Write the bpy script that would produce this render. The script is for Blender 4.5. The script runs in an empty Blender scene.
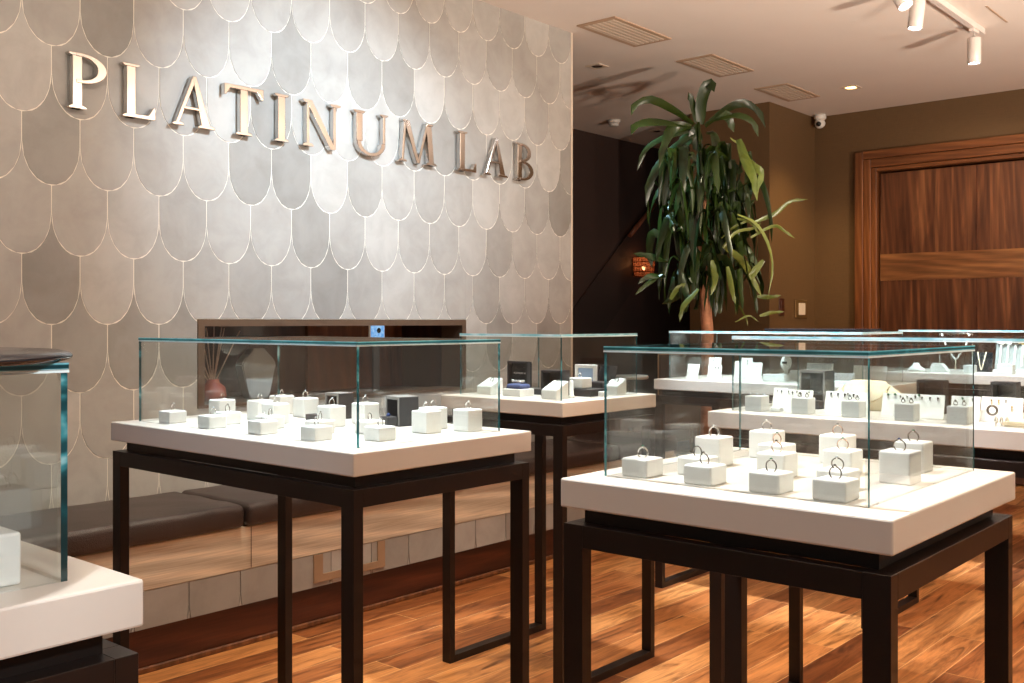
import bpy, bmesh, math, random
from mathutils import Vector, Matrix
R = math.radians
random.seed(7)
scn = bpy.context.scene
col = scn.collection
PI = math.pi

# ------------------------------------------------------------------ materials
def S(r, g, b):
    f = lambda c: (c/255/12.92) if c <= 10.3 else ((c/255+0.055)/1.055)**2.4
    return (f(r), f(g), f(b), 1)

class NT:
    def __init__(s, name):
        s.m = bpy.data.materials.new(name); s.m.use_nodes = True
        s.t = s.m.node_tree; s.t.nodes.clear()
        s.out = s.n('ShaderNodeOutputMaterial')
    def n(s, typ, **kw):
        d = s.t.nodes.new(typ)
        for k, v in kw.items(): setattr(d, k, v)
        return d
    def l(s, a, b): s.t.links.new(a, b)
    def pr(s, color=None, rough=.5, metal=0, spec=.5):
        p = s.n('ShaderNodeBsdfPrincipled')
        if color is not None: p.inputs['Base Color'].default_value = color
        p.inputs['Roughness'].default_value = rough
        p.inputs['Metallic'].default_value = metal
        p.inputs['Specular IOR Level'].default_value = spec
        s.l(p.outputs[0], s.out.inputs[0]); return p
    def coords(s, scale=(1, 1, 1), rot=(0, 0, 0), loc=(0, 0, 0)):
        tc = s.n('ShaderNodeTexCoord'); mp = s.n('ShaderNodeMapping')
        mp.inputs['Scale'].default_value = scale; mp.inputs['Rotation'].default_value = rot
        mp.inputs['Location'].default_value = loc
        s.l(tc.outputs['Object'], mp.inputs[0]); return mp.outputs[0]
    def noise(s, vec, scale=5, detail=4, rough=.5, dist=0):
        d = s.n('ShaderNodeTexNoise')
        d.inputs['Scale'].default_value = scale; d.inputs['Detail'].default_value = detail
        d.inputs['Roughness'].default_value = rough; d.inputs['Distortion'].default_value = dist
        s.l(vec, d.inputs['Vector']); return d.outputs['Fac']
    def ramp(s, fac, stops):
        r = s.n('ShaderNodeValToRGB'); e = r.color_ramp.elements
        while len(e) < len(stops): e.new(.5)
        for q, (p, c) in zip(e, stops): q.position = p; q.color = c
        s.l(fac, r.inputs[0]); return r.outputs[0]
    def mix(s, a, b, fac=.5, mode='MIX'):
        d = s.n('ShaderNodeMix', data_type='RGBA', blend_type=mode)
        for sock, v in ((d.inputs[0], fac), (d.inputs[6], a), (d.inputs[7], b)):
            if hasattr(v, 'is_output') or isinstance(v, bpy.types.NodeSocket): s.l(v, sock)
            else: sock.default_value = v
        return d.outputs[2]
    def bump(s, p, h, strength=.2, dist=.01):
        b = s.n('ShaderNodeBump'); b.inputs['Strength'].default_value = strength
        b.inputs['Distance'].default_value = dist
        s.l(h, b.inputs['Height']); s.l(b.outputs[0], p.inputs['Normal'])

def simple(name, c, rough=.5, metal=0, spec=.5, var=.06, scale=12):
    t = NT(name); p = t.pr(c, rough, metal, spec)
    f = t.noise(t.coords(), scale, 5)
    lo = tuple(v*(1-var) for v in c[:3])+(1,); hi = tuple(min(1, v*(1+var)) for v in c[:3])+(1,)
    t.l(t.ramp(f, [(.3, lo), (.7, hi)]), p.inputs['Base Color'])
    return t.m

def emit(name, c, st):
    t = NT(name); e = t.n('ShaderNodeEmission'); e.inputs[0].default_value = c; e.inputs[1].default_value = st
    t.l(e.outputs[0], t.out.inputs[0]); return t.m

M = {}
M['slab'] = simple('white_solid_surface', S(202, 196, 187), .32, var=.015)
M['frame'] = simple('dark_bronze_steel', S(30, 21, 17), .36, .2, .4, .12)
M['white'] = simple('white_leatherette', S(222, 223, 220), .55, var=.03, scale=60)
M['card'] = simple('white_card', S(236, 235, 230), .6, var=.02)
M['cream'] = simple('cream_velvet', S(226, 212, 182), .8, var=.05, scale=30)
M['black'] = simple('black_leatherette', S(38, 36, 38), .45, var=.15, scale=60)
M['boxgrey'] = simple('grey_box_rim', S(120, 116, 112), .4, var=.1)
M['boxin'] = simple('black_velvet', S(14, 13, 15), .9, var=.2)
M['blue'] = simple('blue_velvet', S(62, 72, 112), .8, var=.12, scale=60)
M['silver'] = simple('polished_silver', (.80, .78, .75, 1), .12, 1, var=.02)
M['darkmetal'] = simple('oxidised_silver', (.20, .17, .15, 1), .2, 1, var=.1)
M['rose'] = simple('rose_gold', (.75, .52, .40, 1), .15, 1, var=.03)
M['gold'] = simple('yellow_gold', (.80, .62, .30, 1), .18, 1, var=.03)
M['green'] = simple('green_gemstone', S(20, 105, 80), .08, 0, .8, .2, 200)
M['onyx'] = simple('dark_gemstone', S(22, 22, 30), .06, 0, .8, .2, 200)
M['clear'] = simple('clear_gemstone', S(215, 225, 230), .03, .4, 1, .1, 200)
M['bluegem'] = simple('blue_gemstone', S(40, 60, 110), .06, 0, .8, .2, 200)
M['chrome'] = simple('mirror_chrome', (.60, .57, .54, 1), .09, 1, var=.02)
M['plastic'] = simple('white_plastic', S(225, 222, 216), .4, var=.02)
M['blackplastic'] = simple('black_plastic', S(16, 16, 18), .25, var=.1)
M['traydark'] = simple('dark_lacquer', S(22, 24, 30), .18, var=.1)
M['ceil'] = simple('warm_white_plaster', S(222, 212, 203), .85, var=.015, scale=3)
M['ventm'] = simple('vent_paint', S(205, 188, 170), .6, var=.02)
M['ventdark'] = simple('vent_tan_gap_shade', S(178, 152, 128), .8, var=.05)  # tan of the vent frame, also painting shade between the slats
M['trackm'] = simple('white_track_paint', S(214, 206, 200), .35, var=.02)
M['grout'] = simple('pale_grout', S(232, 226, 214), .8, var=.03, scale=30)
M['bark'] = simple('tan_bark', S(176, 122, 92), .8, var=.3, scale=20)
M['pot'] = simple('dark_pot', S(40, 34, 30), .5, var=.1)
M['reed'] = simple('pale_reed', S(214, 190, 172), .7, var=.1, scale=40)
M['potred'] = simple('terracotta', S(150, 72, 52), .5, var=.1)
M['busgrey'] = simple('grey_felt', S(150, 152, 148), .8, var=.06)
M['bronze'] = simple('bronze_trim', S(112, 92, 76), .35, .6, var=.08)
M['copper'] = simple('copper_mesh', S(150, 84, 52), .35, .8, var=.3, scale=80)
M['tanframe'] = simple('tan_access_frame', S(150, 122, 96), .6, var=.06)
M['rosewood'] = simple('reddish_wood', S(150, 92, 66), .4, var=.1)
M['chair'] = simple('taupe_upholstery', S(92, 74, 60), .75, var=.1, scale=30)
M['piping'] = simple('tan_piping', S(196, 164, 128), .6, var=.05)
M['plate'] = simple('brass_plate', S(120, 92, 52), .4, .4, var=.08)
M['tabletop'] = simple('pale_stool_top', S(225, 212, 194), .5, var=.04)
M['spotled'] = emit('spot_led', (.85, .93, 1, 1), 30)
M['warmled'] = emit('warm_led', (1, .62, .22, 1), 7)
M['bulb'] = emit('warm_bulb', (1, .66, .36, 1), 14)

def mk_tile():
    t = NT('glazed_scale_tile'); p = t.pr(None, .42)
    g = t.n('ShaderNodeNewGeometry'); v = t.coords()
    base = t.ramp(g.outputs['Random Per Island'], [(0, S(138, 135, 130)), (.25, S(158, 155, 150)), (.7, S(168, 165, 160)), (1, S(176, 173, 168))])
    f = t.noise(v, 7, 6, .6, .4)
    mott = t.ramp(f, [(.25, (.80, .79, .78, 1)), (.6, (1, 1, 1, 1)), (.85, (1.06, 1.05, 1.03, 1))])
    t.l(t.mix(base, mott, 1, 'MULTIPLY'), p.inputs['Base Color'])
    t.l(t.ramp(t.noise(v, 9, 3), [(.3, (.32,)*3+(1,)), (.7, (.55,)*3+(1,))]), p.inputs['Roughness'])
    t.bump(p, t.noise(v, 40, 4), .10, .004); return t.m
M['tile'] = mk_tile()

def mk_floor():
    t = NT('walnut_floorboards'); p = t.pr(None, .33)
    v = t.coords(rot=(0, 0, R(90)))
    br = t.n('ShaderNodeTexBrick'); t.l(v, br.inputs['Vector'])
    br.offset = .37; br.inputs['Scale'].default_value = 1
    br.inputs['Brick Width'].default_value = 1.25; br.inputs['Row Height'].default_value = .135
    br.inputs['Mortar Size'].default_value = .0014; br.inputs['Mortar Smooth'].default_value = .2
    br.inputs['Color1'].default_value = (0, 0, 0, 1); br.inputs['Color2'].default_value = (1, 1, 1, 1)
    br.inputs['Mortar'].default_value = (.5, .5, .5, 1)
    tone = t.ramp(br.outputs['Color'], [(0, S(124, 70, 38)), (.45, S(172, 106, 58)), (1, S(206, 142, 84))])
    # grain, shifted per board
    off = t.n('ShaderNodeVectorMath', operation='MULTIPLY_ADD'); t.l(br.outputs['Color'], off.inputs[0])
    off.inputs[1].default_value = (9, 5, 3)
    mp = t.n('ShaderNodeMapping'); mp.inputs['Scale'].default_value = (.9, 7, 1); t.l(v, mp.inputs[0]); t.l(mp.outputs[0], off.inputs[2])
    f = t.noise(off.outputs[0], 2.4, 8, .62, 1.6)
    grain = t.ramp(f, [(.30, (.22, .18, .15, 1)), (.44, (.66, .62, .58, 1)), (.56, (1, 1, 1, 1)), (.75, (1.2, 1.16, 1.05, 1))])
    c = t.mix(tone, grain, 1, 'MULTIPLY')
    mp2 = t.n('ShaderNodeMapping'); mp2.inputs['Scale'].default_value = (2, 60, 1); t.l(v, mp2.inputs[0])
    c = t.mix(c, t.ramp(t.noise(mp2.outputs[0], 3, 4), [(.35, (.82, .8, .78, 1)), (.65, (1.05, 1.04, 1.02, 1))]), 1, 'MULTIPLY')
    c = t.mix(c, S(222, 168, 112), br.outputs['Fac'])
    t.l(c, p.inputs['Base Color'])
    t.l(t.ramp(f, [(.2, (.42,)*3+(1,)), (.8, (.26,)*3+(1,))]), p.inputs['Roughness'])
    t.bump(p, f, .06, .004); return t.m
M['floor'] = mk_floor()

def mk_wood(name, c0, c1, c2, scale, rough=.4, fig=1.2, fine=(1, 1, 1)):
    t = NT(name); p = t.pr(None, rough)
    v = t.coords(scale)
    f = t.noise(v, 1.5, 7, .55, fig)
    w = t.n('ShaderNodeTexWave', wave_type='BANDS', bands_direction='DIAGONAL'); t.l(v, w.inputs['Vector'])
    w.inputs['Scale'].default_value = 1.6; w.inputs['Distortion'].default_value = 7; w.inputs['Detail'].default_value = 3
    w.inputs['Detail Scale'].default_value = .8
    c = t.ramp(f, [(.25, c0), (.5, c1), (.78, c2)])
    c = t.mix(c, t.ramp(w.outputs['Fac'], [(0, (.72, .68, .64, 1)), (.7, (1, 1, 1, 1)), (1, (1.25, 1.2, 1.15, 1))]), .75, 'MULTIPLY')
    v2 = t.coords(fine)
    c = t.mix(c, t.ramp(t.noise(v2, 4, 3), [(.35, (.8, .78, .76, 1)), (.7, (1.08, 1.06, 1.04, 1))]), 1, 'MULTIPLY')
    t.l(c, p.inputs['Base Color']); t.bump(p, f, .05, .003); return t.m
M['doorwood'] = mk_wood('walnut_door_veneer', S(64, 38, 25), S(94, 58, 38), S(142, 96, 64), (7, 7, .5), .4, 1.3, (90, 90, 1.2))
M['doorband'] = mk_wood('walnut_cross_band', S(98, 64, 40), S(124, 84, 52), S(152, 108, 68), (.7, 5, 6), .38, 1.0, (1.5, 60, 60))
M['doorframe'] = mk_wood('walnut_door_frame', S(84, 50, 30), S(116, 72, 42), S(146, 96, 58), (9, 9, .5), .35, .8, (70, 70, 1.5))
M['doorhead'] = mk_wood('walnut_door_head', S(84, 50, 30), S(116, 72, 42), S(146, 96, 58), (.5, 9, 9), .35, .8, (1.5, 70, 70))
M['benchwood'] = mk_wood('pale_bench_wood', S(206, 194, 172), S(214, 203, 184), S(220, 211, 194), (6, .7, 6), .45, .5, (40, 1.5, 60))
M['plinth'] = mk_wood('dark_walnut_plinth', S(44, 20, 12), S(72, 34, 20), S(104, 54, 32), (6, .8, 6), .4, .9, (40, 1.5, 60))
M['nichewood'] = mk_wood('dark_niche_walnut', S(36, 20, 13), S(58, 34, 22), S(84, 52, 34), (5, 5, .8), .35, .8, (40, 40, 2))
M['nichepanel'] = mk_wood('brown_niche_panel', S(84, 46, 26), S(104, 60, 34), S(122, 74, 44), (5, 5, .8), .4, .5, (40, 40, 2))

def mk_paper(name, c, amt=.12):
    t = NT(name); p = t.pr(None, .6)
    v = t.coords((90, 90, 6)); v2 = t.coords((6, 6, 90))
    a = t.noise(v, 3, 2); b = t.noise(v2, 3, 2)
    lo = tuple(x*(1-amt) for x in c[:3])+(1,); hi = tuple(x*(1+amt) for x in c[:3])+(1,)
    m = t.mix(t.ramp(a, [(.3, lo), (.7, hi)]), t.ramp(b, [(.3, lo), (.7, hi)]), .5)
    t.l(m, p.inputs['Base Color']); t.bump(p, a, .08, .002); return t.m
M['paper'] = mk_paper('woven_brown_wallpaper', S(98, 74, 46))
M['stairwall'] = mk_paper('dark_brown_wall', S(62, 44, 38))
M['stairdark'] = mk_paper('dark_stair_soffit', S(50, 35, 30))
M['plaster'] = simple('cream_plaster_edge', S(210, 196, 178), .7, var=.04)

def mk_leather():
    t = NT('brown_leather'); p = t.pr(None, .34)
    v = t.coords(); f = t.noise(v, 6, 4)
    t.l(t.ramp(f, [(.3, S(44, 34, 31)), (.7, S(60, 47, 43))]), p.inputs['Base Color'])
    vo = t.n('ShaderNodeTexVoronoi'); vo.inputs['Scale'].default_value = 260; t.l(v, vo.inputs['Vector'])
    ad = t.n('ShaderNodeMath', operation='ADD'); t.l(vo.outputs['Distance'], ad.inputs[0])
    mu = t.n('ShaderNodeMath', operation='MULTIPLY'); mu.inputs[1].default_value = 5
    t.l(t.noise(v, 3.5, 3), mu.inputs[0]); t.l(mu.outputs[0], ad.inputs[1])
    t.bump(p, ad.outputs[0], .3, .006); return t.m
M['leather'] = mk_leather()

def mk_leaf(name, a, b):
    t = NT(name); p = t.pr(None, .28)
    g = t.n('ShaderNodeNewGeometry')
    c = t.ramp(g.outputs['Random Per Island'], [(0, a), (1, b)])
    c = t.mix(c, t.ramp(t.noise(t.coords((1, 1, 1)), 14, 4), [(.3, (.7, .75, .6, 1)), (.7, (1.15, 1.1, 1, 1))]), 1, 'MULTIPLY')
    t.l(c, p.inputs['Base Color'])
    tr = t.n('ShaderNodeBsdfTranslucent'); t.l(c, tr.inputs[0])
    mx = t.n('ShaderNodeMixShader'); mx.inputs[0].default_value = .18
    t.l(p.outputs[0], mx.inputs[1]); t.l(tr.outputs[0], mx.inputs[2]); t.l(mx.outputs[0], t.out.inputs[0]); return t.m
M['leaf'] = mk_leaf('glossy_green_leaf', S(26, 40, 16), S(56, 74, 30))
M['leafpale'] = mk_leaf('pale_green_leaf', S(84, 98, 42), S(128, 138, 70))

def mk_amber():
    t = NT('amber_lining'); v = t.coords((1, 1, 1))
    d = t.n('ShaderNodeBsdfDiffuse'); d.inputs[0].default_value = S(120, 66, 42)
    tl = t.n('ShaderNodeBsdfTranslucent'); tl.inputs[0].default_value = S(110, 66, 46)
    tp = t.n('ShaderNodeBsdfTransparent'); tp.inputs[0].default_value = (.9, .6, .4, 1)
    mx = t.n('ShaderNodeMixShader'); mx.inputs[0].default_value = .6; m2 = t.n('ShaderNodeMixShader')
    t.l(t.ramp(t.noise(v, 60, 2), [(.45, (.1,)*3+(1,)), (.6, (.5,)*3+(1,))]), m2.inputs[0])
    t.l(d.outputs[0], mx.inputs[1]); t.l(tl.outputs[0], mx.inputs[2]); t.l(mx.outputs[0], m2.inputs[1]); t.l(tp.outputs[0], m2.inputs[2])
    t.l(m2.outputs[0], t.out.inputs[0]); return t.m
M['amber'] = mk_amber()
def mk_glass():
    t = NT('clear_glass')
    tr = t.n('ShaderNodeBsdfTransparent'); tr.inputs[0].default_value = (.962, .978, .974, 1)
    gl = t.n('ShaderNodeBsdfGlossy'); gl.inputs['Roughness'].default_value = 0.0
    gl.inputs['Color'].default_value = (1, 1, 1, 1)
    g = t.n('ShaderNodeNewGeometry')
    ior = t.n('ShaderNodeMix', data_type='FLOAT'); ior.inputs[2].default_value = 1.52; ior.inputs[3].default_value = 1/1.52
    t.l(g.outputs['Backfacing'], ior.inputs[0])
    fr = t.n('ShaderNodeFresnel'); t.l(ior.outputs[0], fr.inputs[0])
    mx = t.n('ShaderNodeMixShader'); t.l(fr.outputs[0], mx.inputs[0]); t.l(tr.outputs[0], mx.inputs[1]); t.l(gl.outputs[0], mx.inputs[2])
    t.l(mx.outputs[0], t.out.inputs[0]); return t.m
M['screenpale'] = simple('pale_blue_panel', S(150, 172, 200), .3, var=.1)
M['glass'] = mk_glass()
def mk_edge(nm='teal_glass_edge', stops=None, stripes=False):  # pale streaks and stripes paint glints into the glass edge colour
    t = NT(nm); p = t.pr(None, .12, 0, .8)
    f = t.noise(t.coords((3, 3, 5)), 4, 3, .6, .3)
    if stripes:
        tc = t.n('ShaderNodeTexCoord'); sp = t.n('ShaderNodeSeparateXYZ'); t.l(tc.outputs['Generated'], sp.inputs[0])
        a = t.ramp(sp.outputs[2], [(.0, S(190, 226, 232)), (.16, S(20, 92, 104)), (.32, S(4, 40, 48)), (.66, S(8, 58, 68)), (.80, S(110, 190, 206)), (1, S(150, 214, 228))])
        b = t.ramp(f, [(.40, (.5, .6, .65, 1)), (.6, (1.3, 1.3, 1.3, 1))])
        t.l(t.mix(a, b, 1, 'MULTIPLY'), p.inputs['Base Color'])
    else: t.l(t.ramp(f, stops or [(.42, S(2, 30, 36)), (.54, S(10, 66, 76)), (.61, S(60, 140, 152)), (.70, S(170, 222, 230))]), p.inputs['Base Color'])
    tl = t.n('ShaderNodeBsdfTranslucent'); tl.inputs[0].default_value = S(90, 190, 195)
    mx = t.n('ShaderNodeMixShader'); mx.inputs[0].default_value = .12
    t.l(p.outputs[0], mx.inputs[1]); t.l(tl.outputs[0], mx.inputs[2]); t.l(mx.outputs[0], t.out.inputs[0]); return t.m
M['edge'] = mk_edge()
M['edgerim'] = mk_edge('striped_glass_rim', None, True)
M['edgelit'] = mk_edge('lit_glass_edge', [(.3, S(110, 180, 196)), (.5, S(170, 214, 228)), (.7, S(214, 236, 244))])  # brighter edge copy, light on the far case rims painted in
M['joint'] = simple('glass_joint_highlight', S(214, 236, 240), .15, 0, .8, .05)
def mk_screen():
    t = NT('lit_blue_screen'); v = t.coords()
    e = t.n('ShaderNodeEmission')
    t.l(t.ramp(t.noise(v, 60, 3), [(.35, S(96, 160, 226)), (.65, S(168, 208, 244))]), e.inputs[0]); e.inputs[1].default_value = .75
    t.l(e.outputs[0], t.out.inputs[0]); return t.m
M['screen'] = mk_screen()

# ------------------------------------------------------------------ mesh helpers
class MB:
    def __init__(s): s.b = bmesh.new()
    def box(s, x0, y0, z0, x1, y1, z1, bev=0, seg=2, mat=0):
        r = bmesh.ops.create_cube(s.b, size=1)
        for v in r['verts']:
            v.co = Vector(((x0+x1)/2+v.co.x*(x1-x0), (y0+y1)/2+v.co.y*(y1-y0), (z0+z1)/2+v.co.z*(z1-z0)))
        fs = list({f for v in r['verts'] for f in v.link_faces})
        for f in fs: f.material_index = mat
        if bev:
            es = list({e for v in r['verts'] for e in v.link_edges})
            q = bmesh.ops.bevel(s.b, geom=es, offset=bev, segments=seg, profile=.5, affect='EDGES')
            for f in q['faces']: f.material_index = mat
        return s
    def prism(s, pts, axis, a, b, mat=0):
        """pts 2d polygon; axis 'x': (y,z), 'y': (x,z), 'z': (x,y)"""
        P = {'x': lambda u, v, w: (w, u, v), 'y': lambda u, v, w: (u, w, v), 'z': lambda u, v, w: (u, v, w)}[axis]
        va = [s.b.verts.new(P(u, v, a)) for u, v in pts]; vb = [s.b.verts.new(P(u, v, b)) for u, v in pts]
        n = len(pts); fs = [s.b.faces.new(va), s.b.faces.new(list(reversed(vb)))]
        for i in range(n):
            fs.append(s.b.faces.new((va[i], vb[i], vb[(i+1) % n], va[(i+1) % n])))
        for f in fs: f.material_index = mat
        return s
    def tube(s, pts, r, n=8, caps=True, closed=False, rr=None):
        pts = [Vector(p) for p in pts]; rings = []; N = len(pts); prev = None
        for i, p in enumerate(pts):
            if closed: t = pts[(i+1) % N]-pts[i-1]
            else: t = pts[min(i+1, N-1)]-pts[max(i-1, 0)]
            t.normalize()
            if prev is None:
                a = Vector((0, 0, 1)) if abs(t.z) < .9 else Vector((1, 0, 0)); u = t.cross(a).normalized()
            else: u = (prev-t*prev.dot(t)).normalized()
            prev = u; w = t.cross(u); q = rr[i] if rr else r
            rings.append([s.b.verts.new(p+u*q*math.cos(2*PI*k/n)+w*q*math.sin(2*PI*k/n)) for k in range(n)])
        for i in range(N if closed else N-1):
            A, B = rings[i], rings[(i+1) % N]
            for k in range(n): s.b.faces.new((A[k], A[(k+1) % n], B[(k+1) % n], B[k])).smooth = True
        if caps and not closed:
            s.b.faces.new(list(reversed(rings[0]))); s.b.faces.new(rings[-1])
        return s
    def lathe(s, prof, c=(0, 0, 0), n=24, axis='z', sx=1, sy=1):
        rings = []
        for r, z in prof:
            ring = []
            for k in range(n):
                a = 2*PI*k/n; x, y = r*math.cos(a)*sx, r*math.sin(a)*sy
                p = {'z': (x, y, z), 'x': (z, x, y), 'y': (x, z, y)}[axis]
                ring.append(s.b.verts.new((c[0]+p[0], c[1]+p[1], c[2]+p[2])))
            rings.append(ring)
        for A, B in zip(rings, rings[1:]):
            for k in range(n): s.b.faces.new((A[k], A[(k+1) % n], B[(k+1) % n], B[k])).smooth = True
        if prof[0][0] > 1e-5: s.b.faces.new(list(reversed(rings[0])))
        if prof[-1][0] > 1e-5: s.b.faces.new(rings[-1])
        return s
    def sphere(s, c, r, sub=2, sc=(1, 1, 1)):
        q = bmesh.ops.create_icosphere(s.b, subdivisions=sub, radius=r)
        for v in q['verts']:
            v.co = Vector((v.co.x*sc[0]+c[0], v.co.y*sc[1]+c[1], v.co.z*sc[2]+c[2]))
            for f in v.link_faces: f.smooth = sub > 1
        return s
    def quad(s, a, b, c, d, mat=0):
        f = s.b.faces.new([s.b.verts.new(p) for p in (a, b, c, d)]); f.material_index = mat; return s
    def xf(s, m):
        bmesh.ops.transform(s.b, matrix=m, verts=s.b.verts); return s
    def mesh(s, name, mats):
        bmesh.ops.remove_doubles(s.b, verts=s.b.verts, dist=1e-6)
        bmesh.ops.recalc_face_normals(s.b, faces=s.b.faces)
        me = bpy.data.meshes.new(name); s.b.to_mesh(me); s.b.free()
        for m in (mats if isinstance(mats, (list, tuple)) else [mats]): me.materials.append(m)
        return me
    def build(s, name, mats, parent=None): return ob(name, s.mesh(name, mats), parent)

def ob(name, me, parent=None, loc=(0, 0, 0), rot=(0, 0, 0)):
    o = bpy.data.objects.new(name, me); col.objects.link(o); o.parent = parent; o.location = loc; o.rotation_euler = rot
    return o
def tag(o, label, cat, group=None, kind=None):
    o['label'] = label; o['category'] = cat
    if group: o['group'] = group
    if kind: o['kind'] = kind
    return o
def thing(name, label, cat, loc=(0, 0, 0), rz=0, group=None):
    return tag(ob(name, None, None, loc, (0, 0, rz)), label, cat, group)
def struct(name, mb, mats):
    o = mb.build(name, mats); o['kind'] = 'structure'; return o

# ------------------------------------------------------------------ room constants
WX = -3.8            # tiled wall face
CEIL = 3.017
END = 4.936          # tiled wall right end
NY0, NY1, NZ0, NZ1 = 2.36, 3.99, .885, 1.262
BY = 8.355           # back wall
SX = -5.67           # stair wall

struct('floor', MB().box(-7, -3, -.05, 3.5, 10, 0), M['floor'])
struct('ceiling', MB().box(-7, -3, CEIL, 3.5, 10, CEIL+.05), M['ceil'])

# ---- tiled wall: grout bed + scale tiles
def clip(poly, ax, lim, keep_less):
    out = []
    for i in range(len(poly)):
        a, b = poly[i-1], poly[i]
        ia = (a[ax] <= lim) == keep_less; ib = (b[ax] <= lim) == keep_less
        if ia != ib:
            t = (lim-a[ax])/(b[ax]-a[ax]); out.append(tuple(a[k]+(b[k]-a[k])*t for k in (0, 1)))
        if ib: out.append(b)
    return out
TW, TR, TC = .2195, .2615, .155
def scale_poly(y, z, g=.0022):
    n = 9; hw = TW/2-g; pts = []
    for k in range(n+1):
        a = PI*k/n
        pts.append((y-hw*math.cos(a), z+g+TC-(TC)*math.sin(a)**.95))
    # right side up, concave top to the cusp, then down the left side
    pts.append((y+hw, z+TR-g*.5))
    for k in range(2, n+1):
        a = PI/2*k/n
        pts.append((y+TW/2-(TW/2)*math.sin(a), z+TR-g+TC-TC*math.cos(a)))
    for k in range(n-1, 1, -1):
        a = PI/2*k/n
        pts.append((y-TW/2+(TW/2)*math.sin(a), z+TR-g+TC-TC*math.cos(a)))
    pts.append((y-hw, z+TR-g*.5))
    return pts
def tile_wall(mb, x, ya, yb, za, zb, hole=None, thick=.006, y_even=1.746, z_even=1.239):
    r0 = int((za-z_even)/TR)-3; r1 = int((zb-z_even)/TR)+2
    for r in range(r0, r1+1):
        z = z_even+r*TR; yo = y_even+(TW/2 if r % 2 else 0)
        k0 = int((ya-yo)/TW)-2; k1 = int((yb-yo)/TW)+2
        for k in range(k0, k1+1):
            p = scale_poly(yo+k*TW, z)
            for ax, lim, less in ((0, ya, False), (0, yb, True), (1, za, False), (1, zb, True)):
                if p: p = clip(p, ax, lim, less)
            if len(p) < 3: continue
            pieces = [p]
            if hole:
                y0, y1, z0, z1 = hole
                ys = [q[0] for q in p]; zs = [q[1] for q in p]
                if max(ys) > y0 and min(ys) < y1 and max(zs) > z0 and min(zs) < z1:
                    pieces = [clip(p, 0, y0, True), clip(p, 0, y1, False)]
                    m = clip(clip(p, 0, y0, False), 0, y1, True)
                    if len(m) > 2: pieces += [clip(m, 1, z0, True), clip(m, 1, z1, False)]
            for q in pieces:
                cl = []
                for c in q:
                    if not cl or (abs(c[0]-cl[-1][0])+abs(c[1]-cl[-1][1])) > 1e-5: cl.append(c)
                if len(cl) > 1 and (abs(cl[0][0]-cl[-1][0])+abs(cl[0][1]-cl[-1][1])) < 1e-5: cl.pop()
                if len(cl) < 3: continue
                tilt = random.uniform(-.001, .0015)
                mb.prism(cl, 'x', x-thick, x+tilt*.5, 1)
wb = MB()
gx = WX-.0018
wb.box(-3.95, -3, 0, gx, NY0, CEIL).box(-3.95, NY1, 0, gx, END, CEIL).box(-3.95, NY0, 0, gx, NY1, NZ0).box(-3.95, NY0, NZ1, gx, NY1, CEIL)
tile_wall(wb, WX, .2, END-.012, .45, CEIL, (NY0-.002, NY1+.002, NZ0-.002, NZ1+.002))
struct('wall_left', wb, [M['grout'], M['tile']])
struct('trim_1', MB().box(-3.95, END-.012, 0, WX+.003, END+.004, CEIL), M['plaster'])

# ---- niche in the tiled wall
nb = MB(); D = -4.32
nb.box(D-.02, NY0-.02, NZ0-.02, D, NY1+.02, NZ1+.02).box(D, NY0-.02, NZ0-.02, -3.951, NY0, NZ1+.02).box(D, NY1, NZ0-.02, -3.951, NY1+.02, NZ1+.02)
nb.box(D, NY0, NZ0-.02, -3.951, NY1, NZ0).box(D, NY0, NZ1, -3.951, NY1, NZ1+.02)
struct('wall_niche', nb, M['nichewood'])  # walnut box that forms the niche itself
struct('trim_2', MB().box(D+.001, 3.32, NZ0+.001, D+.02, NY1-.001, NZ1-.001), M['nichepanel'])
fb = MB(); fw = .03
fb.box(-3.95, NY0, NZ0, WX+.008, NY0+fw, NZ1).box(-3.95, NY1-fw, NZ0, WX+.008, NY1, NZ1).box(-3.95, NY0+fw, NZ1-fw, WX+.008, NY1-fw, NZ1).box(-3.95, NY0+fw, NZ0, WX+.008, NY1-fw, NZ0+.015)
struct('trim_3', fb, M['bronze'])

# ---- stair wall, deep wall, pillar, back wall
sw = MB().box(SX-.1, END-2, 0, SX, 9.6, CEIL)
struct('wall_stair', sw, M['stairwall'])
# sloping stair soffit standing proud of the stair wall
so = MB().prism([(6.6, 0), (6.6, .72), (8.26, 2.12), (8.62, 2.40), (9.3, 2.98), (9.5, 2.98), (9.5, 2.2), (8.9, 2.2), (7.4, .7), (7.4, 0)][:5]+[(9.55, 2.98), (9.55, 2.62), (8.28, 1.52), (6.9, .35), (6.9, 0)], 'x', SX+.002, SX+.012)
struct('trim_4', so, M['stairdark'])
tag(MB().tube([(SX+.05, 8.22, 2.09), (SX+.05, 8.66, 2.43)], .022, 10).tube([(SX+.0005, 8.44, 2.25), (SX+.05, 8.44, 2.26)], .008, 6).build('handrail', M['rosewood']), 'short reddish brown handrail sloping up the dark stair wall', 'handrail')
struct('wall_rear', MB().box(SX, 9.5, 0, -4.5, 9.6, CEIL), M['stairwall'])
struct('wall_return', MB().box(SX, END-.1, 0, -3.951, END-.002, CEIL), M['stairwall'])
struct('wall_pillar', MB().box(-4.52, 7.51, 0, -3.787, BY+.1, CEIL), M['paper'])
DX0, DX1, DZ = -3.243, 0.9, 2.495      # door opening
bw = MB().box(-3.787, BY, 0, -3.36, BY+.12, CEIL).box(-3.36, BY, 2.6, 1.2, BY+.12, CEIL).box(1.1, BY, 0, 3.5, BY+.12, CEIL)
struct('wall_back', bw, M['paper'])
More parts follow.
